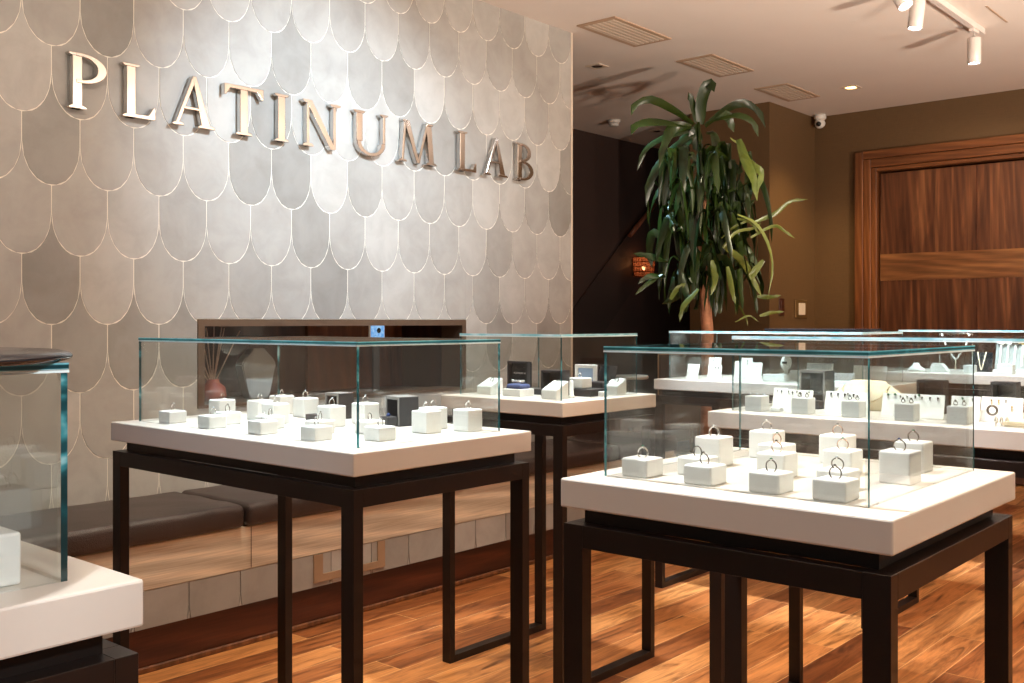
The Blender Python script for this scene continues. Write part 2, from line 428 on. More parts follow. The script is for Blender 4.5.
# door frame: stepped casing
df = MB()
for (a, b, d) in ((-3.414, -3.345, .055), (-3.345, -3.285, .04), (-3.285, DX0, .02)):
    df.box(a, BY-d, 0, b, BY+.125, {-3.414: 2.665, -3.345: 2.60, -3.285: 2.53}[a], .004, 1)
o = struct('trim_5', df, M['doorframe'])
dh = MB()
for (z0, z1, d) in ((2.60, 2.668, .056), (2.53, 2.60, .041), (DZ, 2.53, .021)):
    x0 = {2.60: -3.343, 2.53: -3.283, DZ: DX0+.001}[z0]
    dh.box(x0, BY-d, z0+.001, 1.2, BY+.125, z1, .004, 1)
struct('trim_6', dh, M['doorhead'])
dr = ob('door_1', MB().box(DX0+.012, BY+.035, .01, DX1, BY+.075, DZ-.012, .003, 1).mesh('door_1', M['doorwood'])); dr['kind'] = 'structure'
MB().box(DX0+.014, BY+.030, 1.592, DX1-.01, BY+.0345, 1.812).build('door_band', M['doorband'], dr)
MB().box(-2.47, BY+.031, 1.813, -2.466, BY+.0345, DZ-.02).box(-2.47, BY+.031, .02, -2.466, BY+.0345, 1.59).build('door_seam', M['plinth'], dr)
struct('wall_door_recess', MB().box(DX0-.02, BY+.121, 0, 1.3, BY+.16, DZ+.05), M['boxin'])

# ---- bench along the tiled wall
BE = 5.35
t = thing('wall_bench', 'long built-in bench of pale wood and scale tiles under brown leather cushions', 'bench', (-3.55, 3, 0))
def rel(mb): return mb.xf(Matrix.Translation((3.55, -3, 0)))
rel(MB().box(-3.79, .2, .30, -3.33, BE, .466, .003, 1)).build('seat_panel', M['benchwood'], t)
sm = MB().box(-3.348, 2.3, .304, -3.3295, 2.303, .462)
rel(sm).build('panel_seam', M['plinth'], t)
tb = MB().box(-3.78, .2, .166, -3.338, BE, .299)
tile_wall(tb, -3.332, .2, BE, .166, .299, None, .008, 1.925, .06)
rel(tb).build('tile_row', [M['grout'], M['tile']], t)
rel(MB().box(-3.78, .2, 0, -3.365, BE, .165)).build('plinth', M['plinth'], t)
rel(MB().box(-3.364, .2, 0, -3.352, BE, .022, .004, 1)).build('floor_trim', M['doorframe'], t)
vf = MB()
vf.box(-3.331, 2.60, .185, -3.324, 2.645, .299).box(-3.331, 2.945, .185, -3.324, 2.985, .299).box(-3.331, 2.645, .185, -3.324, 2.945, .215)
rel(vf).build('access_frame', M['tanframe'], t)
def cushion(y0, y1):
    b = bmesh.new(); nx, ny = 14, 30
    x0, x1, z0, z1 = -3.788, -3.298, .4685, .556
    mb = MB(); mb.b.free(); mb.b = b
    bmesh.ops.create_grid(b, x_segments=2, y_segments=2, size=.1) if False else None
    mb.box(x0, y0, z0, x1, y1, z1, .022, 4)
    for v in b.verts:
        if v.co.z > z1-.004:
            pass
    bmesh.ops.subdivide_edges(b, edges=[e for e in b.edges if e.calc_length() > .3], cuts=9, use_grid_fill=True)
    for v in b.verts:
        fy = (v.co.y-y0)/(y1-y0); fx = (v.co.x-x0)/(x1-x0)
        if v.co.z > z0+.03:
            v.co.z += .012*min(1, 8*min(fy, 1-fy))*math.sin(PI*min(max(fx, 0), 1))*.7 + .002*math.sin(v.co.y*23)*math.sin(v.co.x*31)
        if v.co.x > x1-.01: v.co.x += .003*math.sin(v.co.y*17)
    for f in b.faces: f.smooth = True
    return mb
ys = [.2, 1.02, 2.262, 3.50, 4.74, BE]
for i in range(5):
    o = rel(cushion(ys[i]+.006, ys[i+1]-.006)).build('seat_cushion', M['leather'], None)
    o.location = (-3.55, 3, 0)
    tag(o, ['brown leather bench cushion at the near end, behind the corner display case',
            'brown leather bench cushion under the reed sticks, left of the visible gap',
            'brown leather bench cushion right of the visible gap, under the middle table',
            'brown leather bench cushion running below the niche end and rear square table',
            'brown leather bench cushion at the far end beside the square rear table'][i], 'cushion', 'bench cushions')

# ------------------------------------------------------------------ sign letters
H = .212; ZB = 2.059
def arc(cx, cy, rx, ry, a0, a1, n=14):
    return [(cx+rx*math.cos(a0+(a1-a0)*k/n), cy+ry*math.sin(a0+(a1-a0)*k/n)) for k in range(n+1)]
def rect(a, b, c, d): return [(a, b), (c, b), (c, d), (a, d)]
def serif(x0, x1, top):
    y = H if top else 0; s = -1 if top else 1
    return [(x0, y), (x1, y), (x1, y+s*.006), (x1-.012, y+s*.013), (x0+.012, y+s*.013), (x0, y+s*.006)]
def ringpoly(cx, cy, rx, ry, qx, qy, a0, a1): return arc(cx, cy, rx, ry, a0, a1)+list(reversed(arc(cx, cy, qx, qy, a0, a1)))
TH, TN = .038, .014
def glyph(ch, w):
    if ch == 'P':
        return [rect(.016, 0, .016+TH, H), serif(0, .072, False), serif(0, .05, True), ringpoly(.052, H*.73, w-.052, H*.27, w-.052-.036, H*.205, -PI/2, PI/2), rect(.03, H*.46, .06, H*.525), rect(.03, H*.935, .06, H)]
    if ch == 'B':
        return [rect(.014, 0, .014+TH, H), serif(0, .05, False), serif(0, .05, True), ringpoly(.05, H*.75, w*.86-.05, H*.25, w*.86-.05-.034, H*.19, -PI/2, PI/2), ringpoly(.05, H*.27, w-.05, H*.27, w-.05-.036, H*.205, -PI/2, PI/2),
                rect(.03, H*.935, .055, H), rect(.03, H*.475, .055, H*.55), rect(.03, 0, .055, H*.065)]
    if ch == 'L':
        return [rect(.018, 0, .018+TH, H), serif(0, .074, True), serif(0, .06, False), [(.02, 0), (w, 0), (w, .05), (w-.008, .05), (w-.03, .016), (.03, .014)]]
    if ch == 'A':
        c = w*.5
        return [[(.016, .006), (.016+TN*1.15, .006), (c+.006, H*.86), (c-.004, H)], [(c-.006, H), (w-.022-TH*1.1, .006), (w-.020, .006), (c+.012, H)], rect(w*.26, H*.33, w*.68, H*.385), serif(0, .055, False), serif(w-.082, w, False)]
    if ch == 'T':
        c = w/2
        return [rect(c-TH/2, 0, c+TH/2, H), serif(c-.042, c+.042, False), [(0, H), (w, H), (w, H-.048), (w-.008, H-.048), (w-.03, H-.017), (.03, H-.017), (.008, H-.048), (0, H-.048)]]
    if ch == 'I':
        c = w/2
        return [rect(c-TH/2, 0, c+TH/2, H), serif(0, w, False), serif(0, w, True)]
    if ch == 'N':
        return [rect(.022, 0, .022+TN, H), rect(w-.028-TN, 0, w-.028, H), [(.014, H), (.050, H), (w-.028, 0), (w-.028-.03, -.002)], serif(0, .058, False), serif(0, .04, True), serif(w-.062, w, True)]
    if ch == 'U':
        o_, i_ = w-.040, .050
        return [rect(.016, .065, .016+TH, H), rect(w-.018-TN, .065, w-.018, H), serif(0, .07, True), serif(w-.052, w, True), ringpoly(w/2-.001, .066, w/2-.017, .068, w/2-.017-.026, .052, PI, 2*PI)]
    if ch == 'M':
        return [[(.022, 0), (.022+TN, 0), (.055, H), (.040, H)], [(.036, H), (.074, H), (w/2+.012, .0), (w/2-.008, 0)], [(w-.074, H), (w-.058, H), (w/2+.012, 0), (w/2-.004, 0)], [(w-.076, H), (w-.040, H), (w-.020, 0), (w-.020-TH, 0)], serif(0, .056, False), serif(w-.078, w, False), serif(.028, .06, True), serif(w-.075, w-.028, True)]
LET = [('P', 1.794, 1.945, 'first, P, at the start of the wall sign'), ('L', 2.009, 2.149, 'L between P and A, first word of the wall sign'), ('A', 2.222, 2.423, 'A before T in the longer sign word'),
       ('T', 2.469, 2.667, 'T in the middle of the longer sign word'), ('I', 2.727, 2.803, 'I, the narrowest on the wall sign'), ('N', 2.882, 3.100, 'N between I and U on the wall sign'),
       ('U', 3.184, 3.401, 'U before the M on the wall sign'), ('M', 3.472, 3.740, 'M ending the longer sign word'), ('L', 3.898, 4.042, 'L starting the short second sign word'),
       ('A', 4.105, 4.302, 'A in the middle of the short second sign word'), ('B', 4.375, 4.527, 'B, the last on the wall sign')]
for ch, a, b, d in LET:
    mb = MB()
    for i, p in enumerate(glyph(ch, b-a)): mb.prism([(y, z) for y, z in p], 'x', 0, .030+.0006*i)
    o = mb.build('sign_letter', M['chrome']); o.location = (WX+.004, a, ZB)
    md = o.modifiers.new('edge', 'BEVEL'); md.width = .0022; md.segments = 2; md.limit_method = 'ANGLE'
    tag(o, 'polished chrome serif letter '+d, 'letter', 'chrome sign letters on the tiled wall')

# ------------------------------------------------------------------ ceiling fittings
def vent(x0, x1, y0, y1, label):
    t = thing('ceiling_vent', label, 'vent', ((x0+x1)/2, (y0+y1)/2, CEIL), 0, 'ceiling vents')
    hx, hy = (x1-x0)/2, (y1-y0)/2; e = .03
    MB().box(-hx, -hy, -.008, hx, -hy+e, -.0005).box(-hx, hy-e, -.008, hx, hy, -.0005).box(-hx, -hy+e, -.008, -hx+e, hy-e, -.0005).box(hx-e, -hy+e, -.008, hx, hy-e, -.0005).build('frame', M['ventdark'], t)
    MB().box(-hx+e, -hy+e, -.003, hx-e, hy-e, -.0005).build('backing', M['ventdark'], t)
    sl = MB(); n = 6; w = (2*hx-2*e)/n
    for k in range(n):
        x = -hx+e+k*w; sl.box(x+.003, -hy+e, -.009, x+w-.006, hy-e, -.0035)
    sl.build('slats', M['ventm'], t)
vent(-3.678, -3.40, 4.823, 5.43, 'slatted ceiling vent nearest the tiled sign wall')
vent(-3.67, -3.393, 5.92, 6.50, 'slatted ceiling vent above the plant, middle of three')
vent(-3.66, -3.39, 7.01, 7.58, 'slatted ceiling vent by the dark pillar, farthest of three')
def downlight(x, y, label, lit):
    t = thing('downlight', label, 'downlight', (x, y, CEIL), 0, 'recessed ceiling downlights'); s = .06
    MB().box(-s, -s, -.006, s, -s+.02, -.0005).box(-s, s-.02, -.006, s, s, -.0005).box(-s, -s+.02, -.006, -s+.02, s-.02, -.0005).box(s-.02, -s+.02, -.006, s, s-.02, -.0005).build('trim_ring', M['ventm'], t)
    MB().lathe([(.038, -.001), (.038, -.005), (.03, -.006), (0, -.0062)], n=16).build('lens', M['warmled'] if lit else M['silver'], t)
downlight(-4.159, 5.685, 'small square recessed downlight just right of the tiled wall', False)
downlight(-5.155, 7.984, 'small square recessed downlight behind the plant leaves', False)
downlight(-3.09, 7.45, 'glowing amber square recessed downlight near the back wall', True)
t = thing('smoke_detector', 'white round smoke detector on ceiling above the dark stair wall', 'smoke detector', (-5.159, 7.303, CEIL))
MB().lathe([(.055, -.0005), (.055, -.02), (.045, -.03)], n=20).build('base', M['plastic'], t)
MB().lathe([(.04, -.031), (.04, -.05), (.03, -.055), (0, -.056)], n=20).build('sensor_head', M['plastic'], t)
t = thing('security_camera', 'small white dome security camera in the ceiling corner over the back wall', 'camera', (-3.70, 8.27, CEIL))
MB().lathe([(.05, -.0005), (.05, -.03), (.04, -.045)], n=20).build('base', M['plastic'], t)
MB().sphere((0, -.005, -.075), .045).build('body', M['plastic'], t)
MB().sphere((.004, -.042, -.085), .022).build('lens', M['blackplastic'], t)
t = thing('ceiling_slot', 'thin dark slot cut in the ceiling beside the track', 'slot', (-1.725, 6.235, CEIL))
MB().box(-.006, -.2, -.003, .006, .2, -.0005).build('slot_line', M['ventdark'], t)
tag(MB().box(-1.90, 3.2, CEIL-.036, -1.862, 6.49, CEIL-.0005, .002, 1).build('track_rail', M['trackm']), 'pale grey lighting track rail running along the ceiling', 'track rail')
TX = -1.881
def spot(y, tilt, tiltx, label):
    t = thing('track_spotlight', label, 'spotlight', (TX, y, CEIL-.036), 0, 'white track spotlights')
    MB().box(-.014, -.05, -.018, .014, .05, -.0006, .002, 1).build('adapter', M['trackm'], t)
    MB().tube([(0, 0, -.018), (0, 0, -.06)], .006).build('stem', M['trackm'], t)
    h = MB().lathe([(.0, -.0), (.036, -.0), (.038, -.004), (.038, -.150), (.034, -.153), (.033, -.140), (0, -.139)], n=24).build('lamp_head', M['trackm'], t)
    h.location = (0, 0, -.05); h.rotation_euler = (tilt, tiltx, 0)
    MB().lathe([(.0315, -.1395), (.0315, -.146), (.02, -.149), (0, -.15)], n=20).build('lamp_lens', M['spotled'], h)
spot(6.34, 0, 0, 'lit white track spotlight hanging at the end of the track')
spot(5.40, R(-6), R(4), 'white track spotlight second from the track end')
spot(5.05, R(-8), R(-28), 'tilted white track spotlight third from the track end, cut by frame top')

# ------------------------------------------------------------------ wall fittings
t = thing('wall_lamp', 'copper mesh wall lamp glowing warm on the dark stair wall', 'lamp', (SX, 8.36, 1.79))
MB().box(.001, -.05, -.08, .02, .05, .08, .004, 1).build('back_plate', M['pot'], t)
lm = MB()
for k in range(22):
    a = 2*PI*k/22; c, s_ = math.cos(a), math.sin(a)
    lm.tube([(.12+.095*c, .10*s_, -.095), (.12+.11*c, .115*s_, .09)], .0028, 4)
for z, r in ((-.095, .095), (-.05, .099), (0, .103), (.045, .107), (.09, .11)):
    lm.tube([(.12+r*math.cos(2*PI*k/24), r*1.05*math.sin(2*PI*k/24), z) for k in range(24)], .004, 5, closed=True)
lm.build('lamp_shade', M['copper'], t)
MB().lathe([(.093, -.09), (.104, .088)], (.12, 0, 0), 32).build('shade_lining', M['amber'], t)
MB().tube([(.02, 0, -.085), (.12, 0, -.085), (.12, 0, -.05)], .008).build('arm', M['pot'], t)
MB().sphere((.12, 0, -.01), .018, 2, (1, 1, 1.2)).build('bulb', M['bulb'], t)
t = thing('switch_plate', 'narrow dark switch plate on the pillar side, nearest the plant', 'switch', (-3.787, 7.715, 1.373))
MB().box(.0006, -.045, -.07, .008, .045, .07, .002, 1).build('plate', M['plinth'], t)
MB().box(.008, -.02, -.05, .013, .02, .05, .002, 1).build('rocker', M['plinth'], t)
t = thing('light_switch', 'brass framed light switch with pale rocker on the pillar side', 'switch', (-3.787, 8.07, 1.36))
MB().box(.0006, -.11, -.075, .012, .11, .075, .003, 1).build('plate', M['plate'], t)
MB().box(.012, -.06, -.05, .018, .06, .05, .002, 1).build('rocker', M['tabletop'], t)

# ------------------------------------------------------------------ display tables and glass cases
ZT = .982; ZS = .9327
def table(x0, x1, y0, y1, label):
    cx, cy = (x0+x1)/2, (y0+y1)/2; t = thing('display_table', label, 'table', (cx, cy, 0), 0, 'display tables')
    hx, hy = (x1-x0)/2, (y1-y0)/2
    MB().box(-hx, -hy, ZS, hx, hy, ZT, .003, 2).build('tabletop', M['slab'], t)
    i = .030
    MB().box(-hx+i, -hy+i, .9052, hx-i, hy-i, ZS-.0005).build('recessed_plinth', M['frame'], t)
    fx, fy = hx-.004, hy-.004; lw, ld = .040, .026
    for sx in (-1, 1):
        for sy in (-1, 1):
            ax, bx = sorted((sx*fx, sx*(fx-lw))); ay, by = sorted((sy*fy, sy*(fy-ld)))
            MB().box(ax, ay, .0, bx, by, .905, .0005, 1).build('leg', M['frame'], t)
        ax, bx = sorted((sx*fx, sx*(fx-lw)))
        MB().box(ax, -fy+ld, 0, bx, fy-ld, .026, .0005, 1).build('floor_rail', M['frame'], t)
        MB().box(ax, -fy+ld, .867, bx, fy-ld, .905, .0005, 1).build('top_rail', M['frame'], t)
    for sy in (-1, 1):
        ay, by = sorted((sy*fy, sy*(fy-ld)))
        MB().box(-fx+lw, ay, .867, fx-lw, by, .905, .0005, 1).build('top_rail', M['frame'], t)
    return t
def case(x0, x1, y0, y1, label, ztop=1.208):
    cx, cy = (x0+x1)/2, (y0+y1)/2; t = thing('glass_case', label, 'glass case', (cx, cy, ZT), 0, 'glass display cases')
    hx, hy = (x1-x0)/2, (y1-y0)/2; th = .007; zt = ztop-ZT
    def pane(ax, a):
        mb = MB().box(*a)
        for f in mb.b.faces:
            f.normal_update(); f.material_index = 0 if abs(f.normal[ax]) > .5 or ax == 0 or (ax == 1 and abs(f.normal[2]) > .5) else 1
        me = mb.mesh('glass_pane', [M['glass'], (M['edgelit'] if cy > 2.5 else M['edgerim']) if ax == 2 else M['edge']]); ob('glass_pane', me, t)
    pane(1, (-hx, -hy, .0006, hx, -hy+th, zt-th-.0004)); pane(1, (-hx, hy-th, .0006, hx, hy, zt-th-.0004))
    pane(0, (-hx, -hy+th+.0003, .0006, -hx+th, hy-th-.0003, zt-th-.0004)); pane(0, (hx-th, -hy+th+.0003, .0006, hx, hy-th-.0003, zt-th-.0004))
    pane(2, (-hx-.001, -hy-.001, zt-th, hx+.001, hy+.001, zt))
    js = MB(); e = .0012; za, zb = zt-th-.0032, zt-th-.0006
    js.box(-hx-e, -hy-e, za, hx+e, -hy-.0002, zb).box(-hx-e, hy+.0002, za, hx+e, hy+e, zb).box(-hx-e, -hy-.0002, za, -hx-.0002, hy+.0002, zb).box(hx+.0002, -hy-.0002, za, hx+e, hy+.0002, zb)
    js.build('joint_highlight', M['joint'], t)  # pale bars put in as the bright light line below the top pane
    return t
tables = [
 (-2.602, -1.604, 1.354, 1.921, -2.557, -1.661, 1.411, 1.868, 'white topped display table with black steel legs in front of the niche', 'glass case full of ring blocks on the table before the niche'),
 (-1.99, -.985, -.03, .5495, -1.94, -1.036, .02, .4925, 'white topped display table cut off in the lower corner of the view', 'glass case with black disc on top in the lower corner of the view'),
 (-1.083, -.512, 1.374, 1.963, -1.037, -.572, 1.439, 1.927, 'square white topped display table with black legs, nearest and largest in view', 'square glass case of ring blocks on the nearest table'),
 (-2.652, -2.083, 2.655, 3.22, -2.607, -2.135, 2.71, 3.17, 'square white topped display table behind the niche table, by the bench', 'square glass case holding wedge stands and black boxes by the bench'),
 (-1.564, -.56, 2.70, 3.265, -1.515, -.61, 2.762, 3.215, 'long white topped display table behind the nearest one, cut by the frame edge', 'long glass case of earring cards behind the nearest case'),
 (-2.64, -1.60, 4.06, 4.622, -2.60, -1.665, 4.132, 4.585, 'long white topped display table in front of the plant', 'long glass case in front of the plant, with dark tray on top'),
 (-2.07, -1.05, 5.46, 6.03, -2.025, -1.10, 5.52, 5.98, 'white topped display table farthest back, towards the walnut door', 'glass case with hanging necklace farthest back, before the walnut door'),
]
for a in tables:
    table(a[0], a[1], a[2], a[3], a[8]); case(a[4], a[5], a[6], a[7], a[9])
tag(MB().lathe([(.0, 0), (.242, 0), (.249, .003), (.25, .006), (.247, .009), (.238, .011), (0, .011)], n=64).build('lid_tray', M['traydark']), 'thin round black disc lying on the corner glass case', 'tray').location = (-1.20, .30, 1.2085)
tag(MB().box(-.21, -.15, 0, .21, .15, .012, .004, 2).build('serving_tray', M['traydark']), 'thin dark tray lying on the long case before the plant', 'tray').location = (-1.93, 4.34, 1.2085)

# ------------------------------------------------------------------ ring blocks and rings
HT = {'l': .032, 'm': .043, 'h': .054}
def blockmesh(h): return MB().box(-.0265, -.0265, 0, .0265, .0265, h, .0035, 3).mesh('ring_block', M['white'])
BM = {k: blockmesh(h) for k, h in HT.items()}
for me in BM.values():
    for p in me.polygons: p.use_smooth = False
def torus(Rr, r, n=28, flat=1):
    return MB().tube([(Rr*math.cos(2*PI*k/n), 0, Rr*math.sin(2*PI*k/n)+Rr) for k in range(n)], r, 6, closed=True)
RM = {m: torus(.0098, .0011).mesh('band', M[m]) for m in ('silver', 'darkmetal', 'rose')}
RMB = {m: torus(.0098, .0017).mesh('band', M[m]) for m in ('silver', 'darkmetal', 'rose')}
SM = {s: MB().sphere((0, 0, .0215), .0030, 1, (1, 1, .8)).mesh('stone', M[s]) for s in ('green', 'onyx', 'clear', 'bluegem')}
SET = MB().lathe([(.001, .0188), (.0032, .0208), (.0030, .0212)], n=8).mesh('setting', M['silver'])
CARD = {'silver': 'silver', 'darkmetal': 'dark', 'rose': 'rose gold'}
STN = {'green': 'green stone', 'onyx': 'dark stone', 'clear': 'clear stone', 'bluegem': 'blue stone', None: 'plain band'}
def ring(x, y, z, metal, stone, where, rz=None, wide=False, group='rings on display blocks'):
    t = thing('ring', f'{CARD[metal]} ring with {STN[stone]} {where}' if stone else f'{CARD[metal]} plain band ring {where}', 'ring', (x, y, z), 0, group)
    t.rotation_euler = (random.uniform(-.12, .12), random.uniform(-.1, .1), random.uniform(-.3, .1) if rz is None else rz)
    t.location.z = z-.0022
    ob('band', (RMB if wide else RM)[metal], t)
    if stone: ob('setting', SET, t); ob('stone', SM[stone], t)
def rblock(x, y, h, where, metal='silver', stone='clear', rz=None, wide=False, n=1, case_name=''):
    o = ob('ring_block', BM[h], None, (x, y, ZT)); adj = {'l': 'low', 'm': 'mid-height', 'h': 'tall'}[h]
    tag(o, f'{adj} white ring block {where}', 'ring block', 'white ring blocks')
    ring(x, y, ZT+HT[h], metal, stone, f'on block {where}', rz, wide)
N = 'of niche case'
for a in [
 (-2.458, 1.453, 'l', 'alone at the left end '+N, 'silver', 'clear'), (-2.263, 1.448, 'l', 'second along the front '+N, 'silver', 'clear'),
 (-2.452, 1.600, 'h', 'below the reed sticks '+N, 'silver', None), (-2.321, 1.530, 'l', 'hugging the second front block '+N, 'darkmetal', 'onyx'),
 (-2.053, 1.452, 'l', 'third along the front '+N, 'silver', 'clear'), (-2.138, 1.534, 'l', 'half behind third front block '+N, 'darkmetal', None),
 (-2.349, 1.653, 'h', 'left in the middle cluster '+N, 'silver', None), (-2.230, 1.617, 'h', 'right in the middle cluster '+N, 'silver', 'bluegem'),
 (-2.452, 1.800, 'h', 'by the rear glass joint '+N, 'silver', None), (-2.327, 1.790, 'h', 'between glass joint and black box '+N, 'silver', 'clear'),
 (-1.955, 1.546, 'l', 'half behind fourth front block '+N, 'darkmetal', 'onyx'), (-1.854, 1.457, 'l', 'fourth along the front '+N, 'darkmetal', 'clear'),
 (-2.058, 1.665, 'h', 'before the rear black box '+N, 'silver', 'clear'), (-2.060, 1.780, 'h', 'left of the open black box '+N, 'silver', 'clear'),
 (-1.862, 1.623, 'l', 'below the open black box '+N, 'darkmetal', None), (-1.739, 1.546, 'l', 'nearest the front glass corner '+N, 'darkmetal', 'onyx'),
 (-1.826, 1.800, 'h', 'hidden by its twin '+N, 'silver', None), (-1.773, 1.726, 'h', 'second from the right end '+N, 'silver', 'clear'),
 (-1.725, 1.820, 'h', 'last at the right end '+N, 'silver', 'clear')]:
    rblock(*a)
N = 'of nearest case'
for a in [
 (-.992, 1.490, 'l', 'alone at the left corner '+N, 'silver', 'green', .05, True), (-.866, 1.487, 'l', 'second along the front '+N, 'darkmetal', 'onyx'),
 (-.926, 1.565, 'l', 'between front and tall block '+N, 'darkmetal', None), (-.965, 1.690, 'h', 'at the back left '+N, 'silver', 'clear', .05, True),
 (-.745, 1.483, 'l', 'third along the front '+N, 'darkmetal', 'green'), (-.808, 1.631, 'm', 'behind the third front block '+N, 'rose', 'onyx'),
 (-.865, 1.745, 'm', 'third in the middle column '+N, 'rose', 'green'), (-.938, 1.850, 'h', 'rear end of middle column '+N, 'silver', 'clear'),
 (-.638, 1.481, 'l', 'last along the front '+N, 'darkmetal', 'onyx'), (-.676, 1.579, 'l', 'behind the last front block '+N, 'darkmetal', 'clear'),
 (-.738, 1.743, 'm', 'third from front, right column '+N, 'rose', 'green'), (-.801, 1.868, 'h', 'rear end of right column '+N, 'rose', 'onyx'),
 (-.624, 1.707, 'h', 'beside the right glass corner '+N, 'darkmetal', 'bluegem'), (-.654, 1.854, 'h', 'at the rear right corner '+N, 'darkmetal', 'green')]:
    rblock(*a)
N = 'of corner case'
for a in [(-1.0855, .4295, 'h', 'at the frame edge '+N, 'silver', None), (-1.36, .41, 'h', 'deeper inside '+N, 'silver', None), (-1.335, .300, 'l', 'with two hoops reflected '+N, 'silver', None),
          (-1.80, .215, 'h', 'farthest inside '+N, 'silver', None), (-1.66, .235, 'h', 'second farthest inside '+N, 'silver', None), (-1.62, .33, 'l', 'in the middle '+N, 'silver', None), (-1.50, .13, 'h', 'by the hidden front '+N, 'silver', None)]:
    rblock(*a)

# ------------------------------------------------------------------ black ring boxes
def ringbox(x, y, rz, w, h, d, label, tray=True, z=ZT, rim='boxgrey', gem=True):
    t = thing('ring_box', label, 'ring box', (x, y, z), rz, 'black ring boxes'); hw = w/2; k = .006
    # open toward -y: shell with grey rim
    mb = MB().box(-hw, d-k, 0, hw, d, h).box(-hw, 0, 0, -hw+k, d-k, h).box(hw-k, 0, 0, hw, d-k, h).box(-hw+k, 0, h-k, hw-k, d-k, h).box(-hw+k, 0, 0, hw-k, d-k, k)
    mb.build('shell', M['black'], t)
    MB().box(-hw, -.0025, h-k, hw, -.0003, h).box(-hw, -.0025, 0, -hw+k, -.0003, h-k).box(hw-k, -.0025, 0, hw, -.0003, h-k).build('rim', M[rim], t)
    MB().box(-hw-.0005, -.002, h+.0003, hw+.0005, d, h+.0015).build('top_plate', M[rim], t)
    MB().box(-hw+k+.0005, d*.6, k, hw-k-.0005, d-k-.0005, h*.42, .003, 2).build('ring_pad', M['boxin'], t)
    if tray:
        MB().box(-hw*.25, -.034, 0, hw*.95, -.004, .026, .003, 2).build('open_lid', M['black'], t)
        if gem:
            MB().sphere((hw*.45, -.022, .030), .006, 1).build('gem', M['bluegem'], t)
ringbox(-2.222, 1.800, R(-5), .062, .070, .050, 'open black ring box with grey rim at the rear of niche case', False)
ringbox(-1.958, 1.785, R(-14), .070, .074, .056, 'open black ring box with lid tray and gem near niche case corner')
tag(MB().box(-.022, -.016, 0, .022, .016, .018, .002, 2).build('ring_pad_box', M['black']), 'small flat black box between white blocks of niche case', 'box').location = (-2.215, 1.735, ZT)

# ------------------------------------------------------------------ contents of the square rear case (D)
def text_mesh(s, size):
    c = bpy.data.curves.new('t', 'FONT'); c.body = s; c.size = size; c.align_x = 'CENTER'; c.extrude = .0002
    o = bpy.data.objects.new('t', c); col.objects.link(o)
    me = bpy.data.meshes.new_from_object(o.evaluated_get(bpy.context.evaluated_depsgraph_get()))
    bpy.data.objects.remove(o); bpy.data.curves.remove(c); me.materials.clear(); me.materials.append(M['plastic']); return me
def wedge(x, y, w, d, h0, h1, label, ringlab, metal='darkmetal'):
    mb = MB().prism([(0, 0), (d, 0), (d, h1), (0, h0)], 'x', -w/2, w/2)
    bmesh.ops.bevel(mb.b, geom=list(mb.b.edges), offset=.002, segments=2, affect='EDGES')
    o = mb.build('wedge_stand', M['white']); o.location = (x, y, ZT); tag(o, label, 'ring stand', 'white wedge ring stands')
    t = thing('ring', ringlab, 'ring', (x, y+d*.55, ZT+h0+(h1-h0)*.55-.004), 0, 'rings on wedge stands')
    t.rotation_euler = (R(-30), 0, R(-15)); ob('band', RMB[metal], t); ob('stone', SM['clear'], t)
wedge(-2.54, 2.765, .070, .07, .030, .060, 'white wedge ring stand at left of the square rear case', 'dark ring set in the left wedge stand of square rear case')
wedge(-2.215, 2.745, .068, .07, .032, .062, 'white wedge ring stand at the front corner of square rear case', 'silver ring set in front corner wedge stand, square rear case', 'silver')
wedge(-2.178, 3.06, .062, .06, .032, .060, 'white wedge ring stand at the far right of square rear case', 'dark ring set in far right wedge stand, square rear case')
t = thing('cushion_plinth', 'low white plinth holding a small blue cushion in square rear case', 'plinth', (-2.405, 2.80, ZT))
MB().box(-.042, -.035, 0, .042, .045, .026, .002, 2).build('plinth_block', M['white'], t)
cu = MB().box(-.036, -.024, 0, .036, .034, .022, .008, 3)
for v in cu.b.verts: v.co.z = v.co.z*(1-.35*(abs(v.co.x)/.036)**2)
o = cu.build('small_cushion', M['blue']); o.location = (-2.405, 2.80, ZT+.0262); tag(o, 'small blue velvet cushion on the low white plinth', 'cushion')
t = thing('tiara_bracelet', 'sparkling silver bracelet lying on the small blue cushion', 'bracelet', (-2.405, 2.805, ZT+.0475))
MB().tube([(.026*math.cos(2*PI*k/24), .012*math.sin(2*PI*k/24), .004) for k in range(24)], .003, 6, closed=True).build('band', M['silver'], t)
for k in range(7): MB().sphere((.026*math.cos(PI+PI*k/6), .012*math.sin(PI+PI*k/6), .008), .004, 1).build('stone', M['clear'], t)
t = thing('base_tray', 'flat black tray behind the blue cushion in square rear case', 'tray', (-2.455, 2.925, ZT))
MB().box(-.085, -.035, 0, .085, .035, .022, .002, 1).build('tray_body', M['black'], t)
t = thing('lettered_box', 'upright black box lid with small white lettering behind blue cushion', 'box', (-2.51, 2.94, ZT+.0225))
MB().box(-.048, 0, 0, .048, .012, .095, .002, 1).build('backing', M['boxin'], t)
MB().box(-.050, -.02, .0, -.042, -.0005, .097, .001, 1).box(.042, -.02, 0, .050, -.0005, .097, .001, 1).box(-.042, -.02, .089, .042, -.0005, .097, .001, 1).build('rim', M['black'], t)
tm = ob('lettering', text_mesh('PLATINUM LAB', .0095), t, (0, -.0012, .048), (R(90), 0, 0))
MB().sphere((0, -.008, .02), .007, 1, (2.2, .5, 1)).build('jewel', M['clear'], t)
ringbox(-2.295, 2.86, R(12), .082, .092, .065, 'open dark grey ring box beside front corner wedge, square rear case', False, rim='black')
